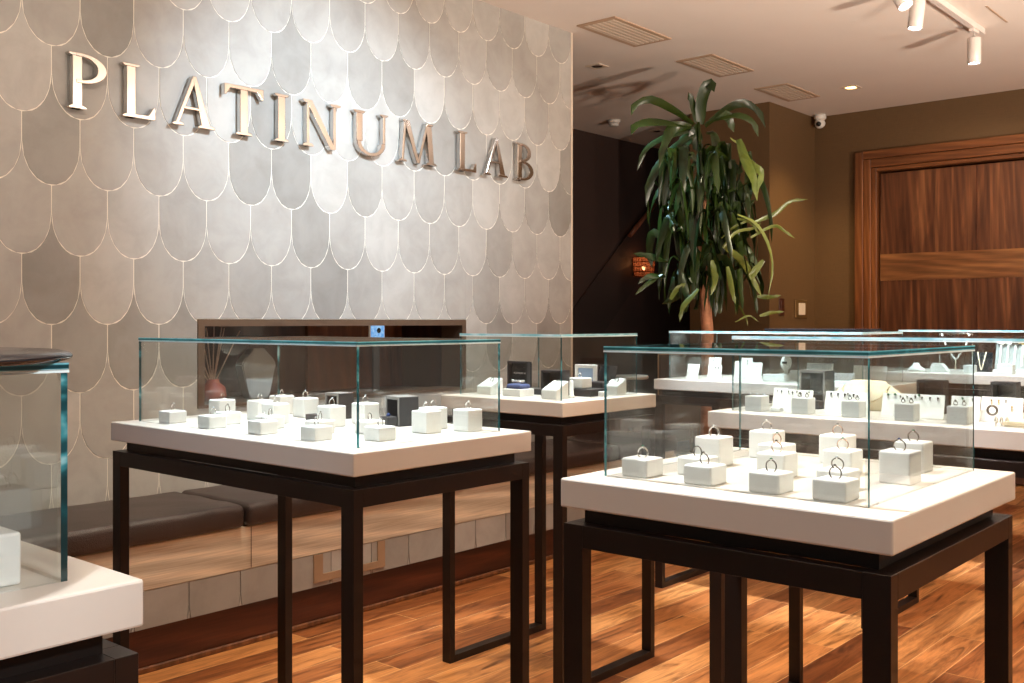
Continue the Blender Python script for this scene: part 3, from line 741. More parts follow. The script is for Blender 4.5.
for x, y, h, lb in ((-2.335, 2.93, .050, 'slim white ring finger stand beside the lettered black box'), (-2.20, 2.855, .062, 'slim white ring finger stand behind the front corner wedge')):
    o = MB().lathe([(.012, 0), (.012, .006), (.008, .010), (.0075, h-.006), (.004, h), (0, h+.001)], n=14).build('ring_cone', M['white']); o.location = (x, y, ZT); tag(o, lb, 'ring stand', 'slim white ring cones')
o = MB().box(-.075, -.05, 0, .075, .05, .026, .002, 1).build('base_tray', M['black']); o.location = (-2.24, 2.975, ZT); tag(o, 'flat black tray under the white block, square rear case', 'tray')
o = MB().box(-.033, -.03, 0, .033, .03, .038, .003, 2).build('ring_block', M['white']); o.location = (-2.25, 2.97, ZT+.0265); tag(o, 'white ring block raised on a black tray in square rear case', 'ring block')
ring(-2.25, 2.965, ZT+.0645, 'silver', 'clear', 'on the raised block of square rear case', -.2, True)
t = thing('open_box', 'open black jewellery box with tilted blue-grey lid in square rear case', 'box', (-2.245, 3.085, ZT), R(-12))
MB().box(-.045, -.03, 0, .045, .03, .045, .003, 1).build('box_base', M['black'], t)
l = MB().box(-.045, 0, 0, .045, .007, .06, .002, 1).build('lid', M['traydark'], t); l.location = (0, .03, .0455); l.rotation_euler = (R(-14), 0, 0)
t = thing('photo_stand', 'white upright frame stand at the back of square rear case', 'frame', (-2.335, 3.115, ZT))
MB().box(-.05, 0, 0, -.036, .012, .105, .001, 1).box(.036, 0, 0, .05, .012, .105, .001, 1).box(-.036, 0, .092, .036, .012, .105, .001, 1).box(-.036, 0, 0, .036, .012, .014, .001, 1).build('frame', M['card'], t)
MB().box(-.0358, .004, .0142, .0358, .009, .0918).build('panel', M['screenpale'], t)
o = MB().box(-.02, -.018, 0, .02, .018, .018, .002, 1).build('low_block', M['white']); o.location = (-2.135-.03, 2.985, ZT); tag(o, 'very low white block by the far right wedge stand', 'block')

# ------------------------------------------------------------------ earring cards etc.
def card(x, y, w, h, lean, label, rz=0, z=ZT, mat='card', studs=None, slabel=None, sgroup=None, kind_='earring_card'):
    t = thing(kind_, label, 'display card', (x, y, z), rz, 'white earring cards')
    c = MB().box(-w/2, 0, 0, w/2, .003, h, .0008, 1).build('card_panel', M[mat], t); c.rotation_euler = (-lean, 0, 0)
    MB().prism([(.012, 0), (.012+h*.5, 0), (.012+math.sin(lean)*h*.7, h*.6*math.cos(lean))], 'x', -.006, .006).build('easel_back', M[mat], t)
    rot = Matrix.Rotation(rz, 4, 'Z') @ Matrix.Rotation(-lean, 4, 'X')
    for (u, v, k) in studs or []:
        p = rot @ Vector((u*w/2, -.0035, v*h)); e = ob('stud_earring', STUD[k], None, (x+p.x, y+p.y, z+p.z), (0, 0, rz))
        tag(e, slabel[k] if isinstance(slabel, dict) else slabel, 'earring', sgroup)
    return t
STUD = {'d': MB().sphere((0, 0, 0), .0034, 1).tube([(0, -.001, -.002), (0, -.001, -.007)], .0015, 5).mesh('stud', M['onyx']),
        'g': MB().sphere((0, 0, 0), .004, 1).mesh('stud', M['green']),
        's': MB().sphere((0, 0, 0), .0028, 1).tube([(0, -.001, -.002), (0, -.001, -.006)], .0013, 5).mesh('stud', M['darkmetal']),
        'b': MB().sphere((0, 0, 0), .0032, 1).tube([(0, -.001, -.003), (0, -.001, -.012)], .0015, 5).mesh('stud', M['gold'])}
def pair_on_block(x, y, w, d, h, label, slabel, mat='white', n=2, key='b', z=ZT):
    o = MB().box(-w/2, -d/2, 0, w/2, d/2, h, .0025, 2).build('earring_block', M[mat]); o.location = (x, y, z); tag(o, label, 'block', 'white earring blocks')
    for k in range(n):
        e = ob('stud_earring', STUDUP[key], None, (x+(k-(n-1)/2)*w*.42, y, z+h+.0004)); tag(e, slabel, 'earring', slabel)
STUDUP = {'b': MB().tube([(.005*math.cos(2*PI*k/14), 0, .006+.005*math.sin(2*PI*k/14)) for k in range(14)], .0012, 5, closed=True).sphere((0, 0, .013), .0032, 1).mesh('hoop', M['darkmetal']),
          's': MB().sphere((0, 0, .004), .004, 1).mesh('pearl', M['clear'])}
# long case E (front face at y 2.70)
pair_on_block(-1.454, 2.803, .054, .054, .046, 'white block at left end of the long case behind the nearest', 'tiny bright stud on the leftmost block of the long earring case', n=3, key='s')
card(-1.425, 2.885, .045, .068, R(14), 'narrow white earring card at the left of the long earring case', studs=[(-.3, .86, 's'), (.45, .86, 's')], slabel='small grey stud on the leftmost narrow card of long earring case', sgroup='studs on the leftmost narrow card')
card(-1.365, 2.86, .113, .066, R(14), 'wide white earring card with dark studs, between first two blocks', studs=[(-.75, .9, 'd'), (-.35, .9, 's'), (-.12, .86, 'd'), (.12, .92, 's'), (.35, .84, 'd'), (.8, .9, 's')], slabel='stud earring on the wide card between first two blocks', sgroup='studs on the first wide card')
pair_on_block(-1.312, 2.816, .052, .052, .046, 'white block with hoop earrings before the first wide card', 'small upright hoop earring on the block before first wide card')
o = MB().box(-.016, -.012, 0, .016, .012, .012, .002, 1).build('low_block', M['white']); o.location = (-1.40, 2.825, ZT); tag(o, 'tiny low white block between first two earring blocks', 'block')
ringbox(-1.368, 3.0, R(-4), .086, .116, .06, 'open dark ring box with silver rim behind the first wide card', True)
card(-1.206, 2.865, .130, .066, R(14), 'wide white earring card with dark drops before the cream bust', studs=[(-.72, .9, 'd'), (-.4, .88, 'd'), (-.08, .88, 'd'), (.32, .88, 'd'), (.05, .93, 's')], slabel='dark drop earring on the card before the cream bust', sgroup='drops on the card before the bust')
pair_on_block(-1.156, 2.805, .052, .052, .046, 'white block with hoop earrings in front of the cream bust', 'small upright hoop earring on the block before the bust')
# cream necklace bust
t = thing('necklace_bust', 'cream necklace bust with wide shoulders in the long earring case', 'necklace bust', (-1.215, 3.06, ZT+.0))
prof = [(.046, .090), (.052, .088), (.058, .082), (.092, .062), (.112, .044), (.106, .026), (.09, .012), (.075, .004), (.075, 0)]
b = MB(); rings = []
for i, (r, z) in enumerate(prof):
    rings.append([b.b.verts.new((r*math.cos(2*PI*k/32), (r*.34+.006)*math.sin(2*PI*k/32)+.02*(z-.08), z)) for k in range(32)])
for A_, B_ in zip(rings, rings[1:]):
    for k in range(32): b.b.faces.new((A_[k], A_[(k+1) % 32], B_[(k+1) % 32], B_[k])).smooth = True
b.b.faces.new(rings[0]); b.b.faces.new(list(reversed(rings[-1])))
b.build('bust_form', M['cream'], t)
ch = []
for k in range(25):
    a = PI*k/24; x = .070*math.cos(a); z = .074-.05*math.sin(a)
    r_ = [(p[0], p[1]) for p in prof]; r0 = .05
    for (ra, za), (rb, zb) in zip(prof, prof[1:]):
        if zb <= z <= za: r0 = ra+(rb-ra)*(za-z)/(za-zb)
    yy = -(r0*.34+.006)*math.sqrt(max(0, 1-(x/max(r0, .0705))**2))+.02*(z-.08)-.0045
    ch.append((x, yy, z))
o = MB().tube(ch, .0012, 5).build('chain_necklace', M['gold']); o.location = (-1.215, 3.06, ZT+.0); tag(o, 'fine gold chain necklace round the cream bust', 'necklace')
card(-1.020, 2.876, .172, .068, R(14), 'wide white earring card with green and dark studs, right of bust', studs=[(-.8, .92, 'g'), (-.58, .95, 'g'), (-.4, .88, 's'), (-.18, .88, 's'), (.08, .9, 'd'), (.3, .86, 's'), (.55, .86, 'd'), (.8, .86, 'd'), (.2, .95, 'g')], slabel={'g': 'green stud earring on the card right of the bust', 's': 'small grey stud on the card right of the bust', 'd': 'dark stud earring on the card right of the bust'}, sgroup='studs on the card right of the bust')
pair_on_block(-1.005, 2.802, .052, .052, .046, 'white block with hoop earrings before the green stud card', 'small upright hoop earring on the block before green stud card')
card(-.882, 2.885, .075, .068, R(14), 'narrow white earring card with one green stud near frame edge', studs=[(-.2, .9, 'g'), (.5, .88, 's')], slabel={'g': 'green stud earring on the narrow card near frame edge', 's': 'grey stud earring on the narrow card near frame edge'}, sgroup='studs on the narrow card near frame edge')
pair_on_block(-.870, 2.811, .052, .052, .046, 'white block with hoop earrings by the nearest case corner post', 'small upright hoop earring on the block by corner post')
card(-.795, 2.905, .105, .068, R(14), 'wide white card with hoop and drop earrings at frame edge', studs=[(-.5, .86, 'b'), (-.15, .86, 'b'), (.2, .86, 's'), (.5, .62, 'b')], slabel={'b': 'gold drop earring on the wide card at frame edge', 's': 'silver drop earring on the wide card at frame edge'}, sgroup='drops on the card at frame edge')
t = thing('hoop_earring', 'large dark hoop earring on the wide card at frame edge', 'earring', (-.812, 2.898, ZT+.032))
MB().tube([(.012*math.cos(2*PI*k/20), -.006, .012*math.sin(2*PI*k/20)) for k in range(20)], .0035, 6, closed=True).build('hoop', M['darkmetal'], t)
o = MB().box(-.06, -.03, 0, .06, .03, .014, .004, 2).build('bracelet_pad', M['cream']); o.location = (-.70, 2.825, ZT); tag(o, 'low cream bracelet pad on the slab at frame edge', 'pad')
for k in range(3):
    o = MB().tube([(.0, .010*math.cos(2*PI*j/16), .011+.010*math.sin(2*PI*j/16)) for j in range(16)], .0022, 6, closed=True).build('bangle', M['silver']); o.location = (-.755-.001*k+.0, 2.815, ZT+.001); o.location.x += -.012*k; tag(o, 'thin silver hoop standing at the end of the cream pad', 'hoop', 'thin hoops beside the cream pad')
t = thing('necklace_bust', 'white rounded necklace bust cut by the frame edge', 'necklace bust', (-.695, 3.02, ZT))
MB().lathe([(.04, 0), (.05, .01), (.06, .025), (.055, .045), (.035, .06), (.025, .066), (0, .068)], n=24, sy=.5).build('bust_form', M['card'], t)
ringbox(-1.028, 3.05, 0, .075, .096, .05, 'closed-back black box behind the green stud card', False, rim='black')
ringbox(-.828, 3.05, 0, .066, .098, .05, 'black box behind the wide card at frame edge', False, rim='black')

# ------------------------------------------------------------------ long case F (front face at y 4.06)
FL = 'of the plant case'
card(-2.503, 4.175, .062, .072, R(16), 'small leaning white card at left '+FL)
card(-2.46, 4.30, .066, .100, R(12), 'tall white earring card second in from left '+FL, studs=[(-.2, .88, 's'), (.4, .88, 's')], slabel='small grey stud on the tall second card '+FL, sgroup='studs on the tall second card')
card(-2.425, 4.265, .050, .062, R(12), 'short white earring card overlapping the tall second one '+FL, studs=[(-.3, .85, 'd'), (.4, .85, 'd')], slabel='dark stud on the short overlapping card '+FL, sgroup='studs on the short overlapping card')
card(-2.34, 4.33, .055, .085, R(10), 'plain white card third cluster, leftmost '+FL)
card(-2.38, 4.47, .060, .095, R(10), 'tall white earring card at the back, third cluster '+FL, studs=[(.2, .85, 's'), (.2, .7, 's')], slabel='small grey stud on the back tall card '+FL, sgroup='studs on the back tall card')
card(-2.315, 4.43, .075, .076, R(12), 'white earring card in front of the back tall one '+FL, studs=[(-.4, .8, 's'), (.3, .75, 's')], slabel='small grey stud on the third cluster front card '+FL, sgroup='studs on the third cluster front card')
o = MB().box(-.052, -.03, 0, .052, .03, .032, .003, 2).build('ring_block', M['white']); o.location = (-2.115, 4.26, ZT); tag(o, 'long low white block with a row of rings '+FL, 'ring block')
for k in range(4): ring(-2.15+k*.024, 4.25, ZT+.032, 'silver', 'clear', 'in the row on the long low block', .2, False, 'row of rings on the long low block')
t = thing('earring_stand', 'round white earring disc on a small pedestal '+FL, 'earring stand', (-2.145, 4.42, ZT))
MB().box(-.03, -.02, 0, .03, .02, .028, .002, 1).build('pedestal', M['card'], t)
MB().tube([(0, 0, .028), (0, 0, .05)], .010, 10).build('neck', M['card'], t)
dsk = MB().lathe([(0, -.006), (.030, -.006), (.034, -.002), (.034, .004), (.030, .007), (0, .007)], n=28, axis='y').build('disc', M['card'], t); dsk.location = (0, 0, .078); dsk.rotation_euler = (R(-8), 0, R(-20))
MB().box(-.016, -.010, .072, .016, -.0075, .084, .001, 1).build('earrings', M['darkmetal'], t)
o = MB().box(-.028, -.025, 0, .028, .025, .045, .003, 2).build('display_block', M['white']); o.location = (-2.075, 4.40, ZT); tag(o, 'plain white block right of the round disc '+FL, 'block')
t = card(-1.965, 4.37, .125, .085, R(15), 'wide padded white board with vertical strips '+FL)
for k in range(6):
    s_ = MB().box(-.009, -.005, .004, .009, -.0005, .080, .002, 2).build('strip_pad', M['white'], t); s_.location = (-.050+.020*k, 0, 0); s_.rotation_euler = (R(-15), 0, 0)
card(-1.765, 4.45, .150, .075, R(12), 'long white earring card behind the cream bust', studs=[(-.4, .8, 's'), (.75, .7, 'd')], slabel='small stud on the card behind the cream bust', sgroup='studs on the card behind the bust')
o = MB().prism([(0, 0), (.06, 0), (.06, .045), (0, .010)], 'x', -.05, .05).build('ring_tray', M['white']); o.location = (-1.82, 4.25, ZT); tag(o, 'sloping white ring tray left of the cream bust', 'tray')
for k in range(3): ring(-1.845+k*.024, 4.28, ZT+.030, 'silver', None, 'on the sloping tray by the bust', -.2, False, 'rings on the sloping tray')

# ------------------------------------------------------------------ far case G (front face at y 5.46)
t = thing('necklace_bust', 'small white necklace bust at left of the farthest case', 'necklace bust', (-1.960, 5.60, ZT))
MB().lathe([(.045, 0), (.047, .008), (.038, .02), (.02, .032), (.016, .046), (0, .048)], n=20, sy=.5).build('bust_form', M['card'], t)
t = thing('necklace_stand', 'hanging gold V necklace on a thin bar, farthest case', 'necklace', (-1.785, 5.68, ZT))
MB().tube([(-.085, .02, 0), (-.085, .02, .205), (.085, .02, .205), (.085, .02, 0)], .0022, 6).build('stand', M['silver'], t)
MB().tube([(-.072, .016, .204), (-.05, .016, .14), (-.012, .016, .078), (0, .016, .068), (.012, .016, .078), (.052, .016, .14), (.072, .016, .204)], .0045, 6).build('chain', M['card'], t)
MB().tube([(0, .016, .068), (0, .014, .022)], .0035, 6).sphere((0, .014, .018), .006, 1).build('pendant', M['cream'], t)
t = thing('ring_stand', 'white sloping ring stand under the V necklace, farthest case', 'ring stand', (-1.845, 5.60, ZT))
MB().prism([(-.045, 0), (.05, 0), (.03, .03), (.012, .046), (-.028, .048), (-.04, .03)], 'y', 0, .05).build('stand_body', M['card'], t)
pair_on_block(-1.70, 5.66, .055, .05, .040, 'small white block right of the V necklace, farthest case', 'tiny bright stud on the block right of V necklace', n=2, key='s')
t = thing('sign_board', 'small dark grey display board behind a V pendant, farthest case', 'board', (-1.675, 5.78, ZT))
bd = MB().box(-.05, 0, 0, .05, .006, .105, .001, 1).build('board_panel', M['traydark'], t); bd.rotation_euler = (R(-8), 0, 0)
t = thing('pendant_necklace', 'white V pendant necklace draped on the dark display board', 'necklace', (-1.675, 5.768, ZT))
MB().tube([(-.022, .012, .108), (-.004, -.003, .02), (.004, -.003, .02), (.022, .012, .108)], .003, 6).sphere((0, -.003, .016), .006, 1).build('chain', M['cream'], t)
t = thing('strap_rack', 'slanted grey rack of hanging pendant straps at frame edge, farthest case', 'rack', (-1.50, 5.80, ZT))
pn = MB().box(-.12, 0, 0, .14, .006, .20, .001, 1).build('back_board', M['busgrey'], t); pn.rotation_euler = (R(-18), 0, 0)
MB().box(-.12, -.02, 0, .14, .02, .014, .002, 1).build('foot', M['card'], t)
for k in range(7):
    p = thing('pendant_strap', ['white square headed pendant strap, first on the slanted rack', 'white square headed pendant strap, second on the slanted rack', 'dark square headed pendant strap on the slanted rack', 'gold headed pendant strap on the slanted rack', 'plain white pendant strap fifth on the slanted rack', 'plain white pendant strap sixth on the slanted rack', 'plain white pendant strap last on the slanted rack'][k], 'pendant', (-1.50-.095+.036*k, 5.796, ZT), 0, 'pendant straps on the rack')
    p.rotation_euler = (R(-18), 0, 0)
    MB().box(-.005, -.004, .035, .005, -.0008, .155, .001, 1).build('strap', M['card'], p)
    hd = MB().box(-.018, -.010, -.014, .018, -.001, .014, .002, 1).build('head', M[['card', 'card', 'darkmetal', 'gold', 'card', 'card', 'card'][k]], p); hd.location = (0, 0, .168); hd.rotation_euler = (0, R(18), 0)
pair_on_block(-1.505, 5.60, .075, .06, .052, 'white block in front of the strap rack at frame edge', 'tiny bright stud on the block before the strap rack', n=2, key='s')

# ------------------------------------------------------------------ niche contents
t = thing('reed_diffuser', 'reed diffuser with pale sticks in a terracotta pot in the niche', 'reed diffuser', (-4.06, 2.60, NZ0))
MB().lathe([(.0, .001), (.05, .001), (.062, .03), (.055, .07), (.03, .09), (.028, .105), (.02, .105), (.018, .09), (0, .08)], n=24).build('pot', M['potred'], t)
MB().box(-.07, -.08, 0, .07, .08, .0009).build('mat', M['pot'], t)
for k, (dx, dy) in enumerate(((0, -.20), (.02, -.13), (-.01, -.06), (.02, -.045), (-.02, .02), (.01, .04), (.0, .06), (.02, .13))):
    MB().tube([(dx*.1, dy*.08, .09), (dx, dy, .345-abs(dy)*.15)], .0032, 5).build('reed', M['reed'], t)
t = thing('necklace_bust', 'grey felt necklace bust standing in the niche behind glass', 'necklace bust', (-4.10, 2.86, NZ0))
b = MB().prism([(-.05, .0), (.05, .0), (.06, .03), (.098, .165), (.075, .20), (.042, .215), (.036, .24), (-.036, .24), (-.042, .215), (-.075, .20), (-.098, .165), (-.06, .03)], 'x', -.03, .03)
bmesh.ops.bevel(b.b, geom=list(b.b.edges), offset=.006, segments=2, affect='EDGES')
b.build('bust_form', M['busgrey'], t)
t = thing('tablet', 'small tablet with lit pale blue screen on a stand in the niche', 'tablet', (-3.90, 3.445, NZ0))
MB().box(-.04, -.06, 0, .04, .06, .012, .003, 1).build('stand_foot', M['pot'], t)
MB().box(-.012, -.02, .012, .0, .02, .27).build('stand_post', M['pot'], t)
MB().box(-.006, -.05, .268, .006, .05, .355, .003, 2).build('housing', M['plastic'], t)
MB().box(.0063, -.045, .273, .0075, .045, .350).build('screen', M['screen'], t)
MB().sphere((.0078, .008, .322), .014, 2, (.03, 1, 1)).build('screen_mark', M['traydark'], t)

# ------------------------------------------------------------------ furniture beyond
t = thing('dining_chair', 'taupe upholstered chair with tan piped back, seen through the left of the plant case', 'chair', (-4.22, 6.88, 0), R(38))
MB().box(-.18, -.02, .45, .18, .035, 1.0, .02, 3).build('backrest', M['chair'], t)
MB().tube([(-.18, -.024, .5), (-.18, -.024, .998), (.18, -.024, .998), (.18, -.024, .5)], .007, 6).build('piping', M['piping'], t)
MB().box(-.19, .036, .40, .19, .44, .47, .02, 3).build('seat', M['chair'], t)
for sx in (-1, 1):
    for yy in (.0, .40): MB().box(sx*.16-.018, yy-.012, 0, sx*.16+.018, yy+.024, .399, .002, 1).build('leg', M['frame'], t)
t = thing('round_table', 'round pale topped table in the dim area beyond square rear case', 'table', (-4.10, 6.02, 0))
MB().lathe([(0, .845), (.11, .845), (.12, .852), (.12, .866), (.11, .872), (0, .872)], n=40).build('tabletop', M['tabletop'], t)
MB().lathe([(.12, .0), (.12, .012), (.025, .03), (.022, .83), (.06, .844)], n=20).build('pedestal', M['frame'], t)

# ------------------------------------------------------------------ tall dracaena
PX = Vector((-3.38, 5.82, 0)); yaw = math.atan((1395-512)/1017)
RT = Vector((math.cos(yaw), math.sin(yaw), 0)); FW = Vector((-math.sin(yaw), math.cos(yaw), 0)); K = 6.6/1017
t = thing('dracaena_plant', 'tall potted dracaena with drooping green leaves in front of dark wall', 'plant', PX)
def P(px, py, dep=0.0): return RT*((px-705)*K)+FW*dep+Vector((0, 0, 1.25+(322-py)*K))
MB().lathe([(0, .0), (.15, .0), (.19, .36), (.195, .38), (.17, .38), (.165, .33), (0, .33)], n=28).build('pot', M['pot'], t)
MB().tube([(0, 0, .33), (.01, 0, .9), tuple(P(706, 330)), tuple(P(703, 290)), tuple(P(700, 250)), tuple(P(703, 200))], .03, 10, rr=[.045, .042, .04, .036, .03, .02]).build('trunk', M['bark'], t)
MB().tube([tuple(P(702, 215)), tuple(P(700, 170)), tuple(P(697, 122))], .014, 8, rr=[.016, .013, .011]).tube([tuple(P(703, 260)), tuple(P(722, 225)), tuple(P(735, 200))], .012, 8).tube([tuple(P(700, 262)), tuple(P(688, 235)), tuple(P(678, 205))], .012, 8).build('branches', M['leaf'], t)
def spline(pts, n):
    pts = [2*pts[0]-pts[1]]+pts+[2*pts[-1]-pts[-2]]; out = []
    m = len(pts)-3
    for i in range(n+1):
        s_ = i/n*m; k = min(int(s_), m-1); u = s_-k; a, b_, c, d = pts[k:k+4]
        out.append(.5*((2*b_)+(c-a)*u+(2*a-5*b_+4*c-d)*u*u+(3*b_-a-3*c+d)*u**3))
    return out
def leaf(b, pts, w, twist=0.0, prof=None):
    n = 10; ps = spline(pts, n); prev = None
    for i, p in enumerate(ps):
        tn = (ps[min(i+1, n)]-ps[max(i-1, 0)]).normalized(); f = i/n
        side = tn.cross(FW).normalized() if tn.cross(FW).length > .05 else RT
        side = Matrix.Rotation(twist+.5*math.sin(f*4+twist*3), 3, tn) @ side
        up = side.cross(tn)
        ww = w*(.28+.72*math.sin(PI*min(1, f*1.15+.08))**.8) if f < .8 else w*max(0.02, (1-f)/.2)*.72
        row = [b.b.verts.new(p-side*ww+up*ww*.22), b.b.verts.new(p), b.b.verts.new(p+side*ww+up*ww*.22)]
        if prev:
            for q in range(2): b.b.faces.new((prev[q], prev[q+1], row[q+1], row[q])).smooth = True
        prev = row
F_ = MB(); rnd = random.Random(3)
named = [
 ([(699, 124), (701, 100), (707, 84), (711, 94)], .048), ([(696, 122), (692, 106), (686, 93)], .030),
 ([(692, 124), (672, 110), (650, 99), (634, 104), (630, 115)], .028), ([(691, 127), (668, 123), (648, 123), (632, 128), (628, 138)], .032),
 ([(690, 127), (672, 128), (663, 143), (656, 170)], .038), ([(692, 132), (683, 140), (676, 158), (672, 176)], .040),
 ([(690, 130), (664, 136), (645, 148), (637, 169)], .022), ([(697, 124), (695, 138), (699, 152)], .050), ([(700, 148), (705, 172), (709, 198)], .045),
 ([(704, 126), (724, 110), (742, 103), (757, 111), (764, 128)], .030), ([(704, 122), (734, 114), (752, 121), (758, 136)], .026), ([(715, 116), (727, 116), (734, 131)], .034),
 ([(705, 132), (713, 134), (717, 158), (722, 176)], .040), ([(694, 134), (672, 150), (652, 175), (646, 205)], .040), ([(690, 138), (675, 152), (668, 178), (662, 212)], .045),
 ([(668, 262), (650, 256), (632, 253)], .024), ([(664, 276), (648, 276), (636, 284)], .022), ([(662, 272), (648, 282), (633, 295)], .018), ([(668, 290), (676, 296), (662, 304)], .03),
 ([(728, 212), (742, 206), (752, 200)], .012), ([(664, 240), (652, 232), (649, 250), (653, 268)], .03)]
for pts, w in named:
    dep = rnd.uniform(-.15, .12); leaf(F_, [P(x, y, dep*i/len(pts)) for i, (x, y) in enumerate(pts)], w, rnd.uniform(-.6, .6))
for k in range(185):
    bx = rnd.gauss(706, 20); by = rnd.uniform(150, 285); dx = rnd.uniform(-1, 1); L_ = rnd.uniform(28, 62)
    reach = dx*rnd.uniform(10, 34); d0 = rnd.uniform(-.12, .12); d1 = d0+rnd.uniform(-.25, .2)
    pts = [(bx, by), (bx+reach*.55, by-rnd.uniform(2, 10)), (bx+reach*.95, by+L_*.45), (bx+reach*(.9+.25*rnd.random()), min(318-rnd.random()*22, by+L_))]
    pts = [(min(762, max(650, x)), y) for x, y in pts]
    leaf(F_, [P(x, y, d0+(d1-d0)*i/3) for i, (x, y) in enumerate(pts)], rnd.uniform(.014, .034), rnd.uniform(-2.0, 2.0))
F_.build('foliage', M['leaf'], t)
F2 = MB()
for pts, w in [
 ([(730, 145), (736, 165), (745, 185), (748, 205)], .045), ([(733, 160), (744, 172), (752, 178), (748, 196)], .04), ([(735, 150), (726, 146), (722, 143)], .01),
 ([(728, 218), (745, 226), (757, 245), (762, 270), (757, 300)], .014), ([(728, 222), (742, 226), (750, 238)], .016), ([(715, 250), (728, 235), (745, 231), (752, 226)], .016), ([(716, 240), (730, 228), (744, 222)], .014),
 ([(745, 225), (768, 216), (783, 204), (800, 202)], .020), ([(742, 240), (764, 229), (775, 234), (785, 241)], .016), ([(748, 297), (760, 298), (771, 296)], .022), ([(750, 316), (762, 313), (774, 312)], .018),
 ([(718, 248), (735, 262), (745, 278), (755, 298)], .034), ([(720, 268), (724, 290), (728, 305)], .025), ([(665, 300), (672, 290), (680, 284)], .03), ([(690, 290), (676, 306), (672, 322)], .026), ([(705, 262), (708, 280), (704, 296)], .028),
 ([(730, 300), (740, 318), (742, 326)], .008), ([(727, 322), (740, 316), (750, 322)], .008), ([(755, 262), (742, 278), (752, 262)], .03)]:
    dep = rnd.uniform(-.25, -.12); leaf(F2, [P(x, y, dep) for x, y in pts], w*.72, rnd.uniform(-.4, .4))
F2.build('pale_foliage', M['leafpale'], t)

# ------------------------------------------------------------------ lights
def light(name, typ, loc, target, energy, color, **kw):
    d = bpy.data.lights.new(name, typ); d.energy = energy; d.color = color
    for k, v in kw.items(): setattr(d, k, v)
    o = bpy.data.objects.new(name, d); col.objects.link(o); o.location = loc
    if target is not None: o.rotation_euler = (Vector(target)-Vector(loc)).to_track_quat('-Z', 'Y').to_euler()
    return o
COOL = (.84, .93, 1); NEUT = (.97, .98, 1); WARM = (1, .72, .42)
def down(n, x, y, e, c, tx=None, ty=None, ang=50, z=2.86, blend=.6, rad=.04):
    light(n, 'SPOT', (x, y, z), (tx if tx is not None else x, ty if ty is not None else y, .98), e, c, spot_size=R(ang), spot_blend=blend, shadow_soft_size=rad)
down('case_spot_niche', -2.3, 2.0, 365, COOL, -2.1, 1.62, 38)
down('case_spot_niche_b', -1.75, 1.3, 164, COOL, -1.9, 1.6, 34)
down('case_spot_corner', -.85, .15, 90, NEUT, -1.2, .35, 48)
light('case_fill_low', 'SPOT', (.6, .4, 1.95), (-1.22, .34, .99), 85, NEUT, spot_size=R(22), spot_blend=.7, shadow_soft_size=.05)  # unseen low lamp added to reach under the disc into the corner case
down('case_spot_near', -1.45, 1.35, 293, NEUT, -.82, 1.65, 36)
down('case_spot_square', -2.2, 3.2, 321, COOL, -2.37, 2.95, 34)
down('case_spot_long', -1.45, 2.45, 272, NEUT, -1.1, 2.98, 40)
down('case_spot_plant', -2.0, 3.7, 571, COOL, -2.1, 4.35, 36)
down('case_spot_far', -1.88, 5.2, 558, COOL, -1.6, 5.75, 36)
light('sign_wash', 'SPOT', (-1.9, 2.75, 2.93), (WX, 3.05, 1.95), 290, (.66, .85, 1), spot_size=R(62), spot_blend=1, shadow_soft_size=.05)
light('sign_wash_b', 'SPOT', (-1.9, 4.3, 2.93), (WX, 3.9, 1.8), 70, (.82, .93, 1), spot_size=R(60), spot_blend=1, shadow_soft_size=.05)
light('sign_wash_warm', 'SPOT', (-1.9, .9, 2.93), (WX, 1.5, 1.6), 60, (1, .88, .74), spot_size=R(75), spot_blend=1, shadow_soft_size=.06)
for k, (x, y, e) in enumerate(((-.2, 2.4, 140), (-1.6, 2.35, 115), (-2.9, 2.2, 110), (-2.9, 3.8, 100), (-.4, 4.0, 65), (.3, 1.2, 80), (-1.3, .6, 45))):
    light('floor_spot', 'SPOT', (x, y, 2.95), (x, y, 0), e, (1, .86, .66), spot_size=R(70), spot_blend=.8, shadow_soft_size=.08)
light('room_bounce', 'AREA', (.8, .6, 2.9), (.2, 1.0, 0), 14, (1, .93, .84), shape='RECTANGLE', size=3.0, size_y=3.0)
for k, (x, y, e) in enumerate(((1.5, 4.4, 800), (.9, 2.6, 440), (2.0, 6.4, 150))):
    light('ceiling_fill', 'SPOT', (x, y, 1.1), (x-.9, y+.4, CEIL), e, (1, .83, .68), spot_size=R(150), spot_blend=1, shadow_soft_size=.1)  # unseen upward spots added to brighten the ceiling, no fixtures there
for (a, b_, e) in (((-.9, 1.9, 2.9), (-1.15, 2.72, .95), 110), ((-1.9, 3.0, 2.9), (-2.1, 4.1, .95), 170), ((-1.6, 4.3, 2.9), (-1.5, 5.5, .95), 170), ((-2.2, 1.6, 2.9), (-2.35, 2.7, .95), 40), ((-1.9, .1, 2.9), (-2.1, 1.36, .95), 55), ((-.5, .0, 2.9), (-.8, 1.38, .95), 22)):
    light('front_fill_spot', 'SPOT', a, b_, e, (.68, .80, 1), spot_size=R(34), spot_blend=.8, shadow_soft_size=.05)  # unseen cool spots added to brighten the table fronts
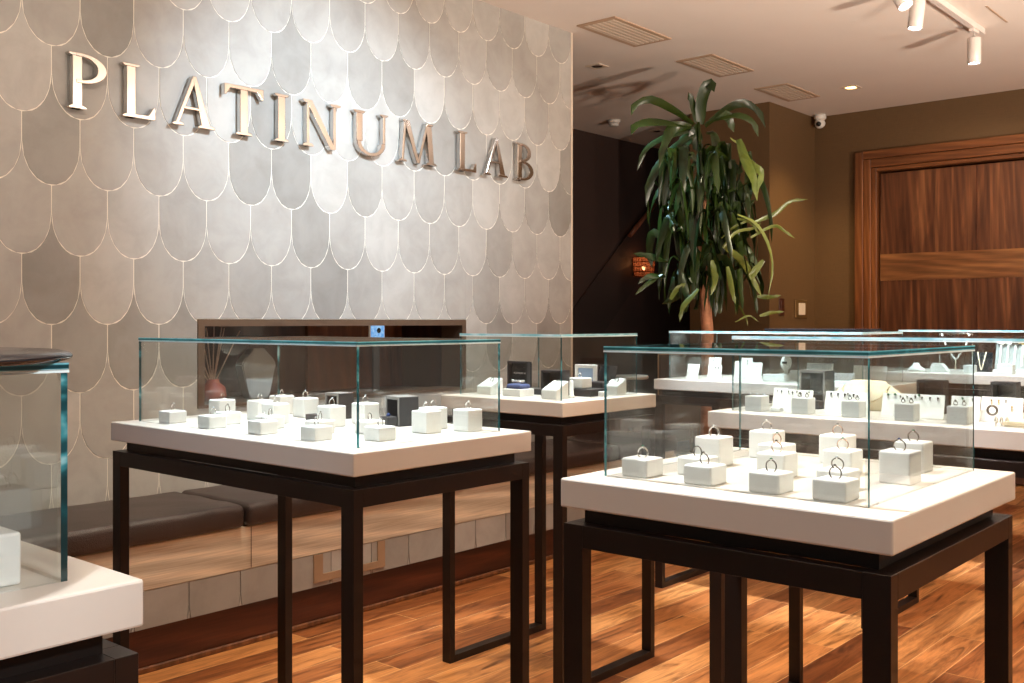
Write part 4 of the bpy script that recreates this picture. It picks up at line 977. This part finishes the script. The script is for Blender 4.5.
for yy in (1.9, 3.2):
    light('bench_fill', 'SPOT', (-2.2, yy, 2.95), (-3.33, yy+.3, .35), 55, (1, .88, .70), spot_size=R(46), spot_blend=.9, shadow_soft_size=.08)  # unseen warm spots added to lighten the bench front
light('pillar_wash', 'SPOT', (-3.09, 7.45, 2.98), (-3.787, 7.95, 1.3), 55, (1, .68, .32), spot_size=R(70), spot_blend=.9, shadow_soft_size=.04)
light('door_wash', 'SPOT', (-1.6, 7.0, 2.95), (-2.6, BY, 1.6), 90, (1, .74, .48), spot_size=R(75), spot_blend=.9, shadow_soft_size=.05)
light('plant_cool', 'SPOT', (-4.159, 5.3, 2.95), (-3.55, 5.8, 1.8), 140, (.45, .78, 1), spot_size=R(60), spot_blend=.7, shadow_soft_size=.03)
light('plant_warm', 'SPOT', (-2.4, 5.2, 2.9), (-3.2, 5.8, 1.6), 45, (1, .92, .62), spot_size=R(50), spot_blend=.7, shadow_soft_size=.03)
light('wall_lamp_glow', 'POINT', (SX+.12, 8.36, 1.85), None, 1.6, (1, .6, .32), shadow_soft_size=.03)
light('niche_glow', 'POINT', (-4.0, 3.2, 1.2), None, .25, (1, .8, .6), shadow_soft_size=.05)

w = bpy.data.worlds.new('room_ambient'); scn.world = w; w.use_nodes = True
bg = w.node_tree.nodes['Background']; bg.inputs[0].default_value = (1, .90, .80, 1); bg.inputs[1].default_value = .15

# ------------------------------------------------------------------ camera
cam = bpy.data.cameras.new('camera'); cam.sensor_width = 36; cam.lens = 36*1017/1024
cam.shift_y = (322-341.5)/1024; cam.clip_start = .02
co = bpy.data.objects.new('camera', cam); col.objects.link(co); co.location = (0, 0, 1.25); co.rotation_euler = (R(90), 0, yaw)
scn.camera = co
scn.view_settings.view_transform = 'Standard'; scn.view_settings.look = 'None'; scn.view_settings.exposure = .35
cy = scn.cycles
cy.use_denoising = True; cy.max_bounces = 10; cy.diffuse_bounces = 4; cy.glossy_bounces = 6; cy.transparent_max_bounces = 64; cy.sample_clamp_indirect = 6
cy.caustics_reflective = False; cy.caustics_refractive = False
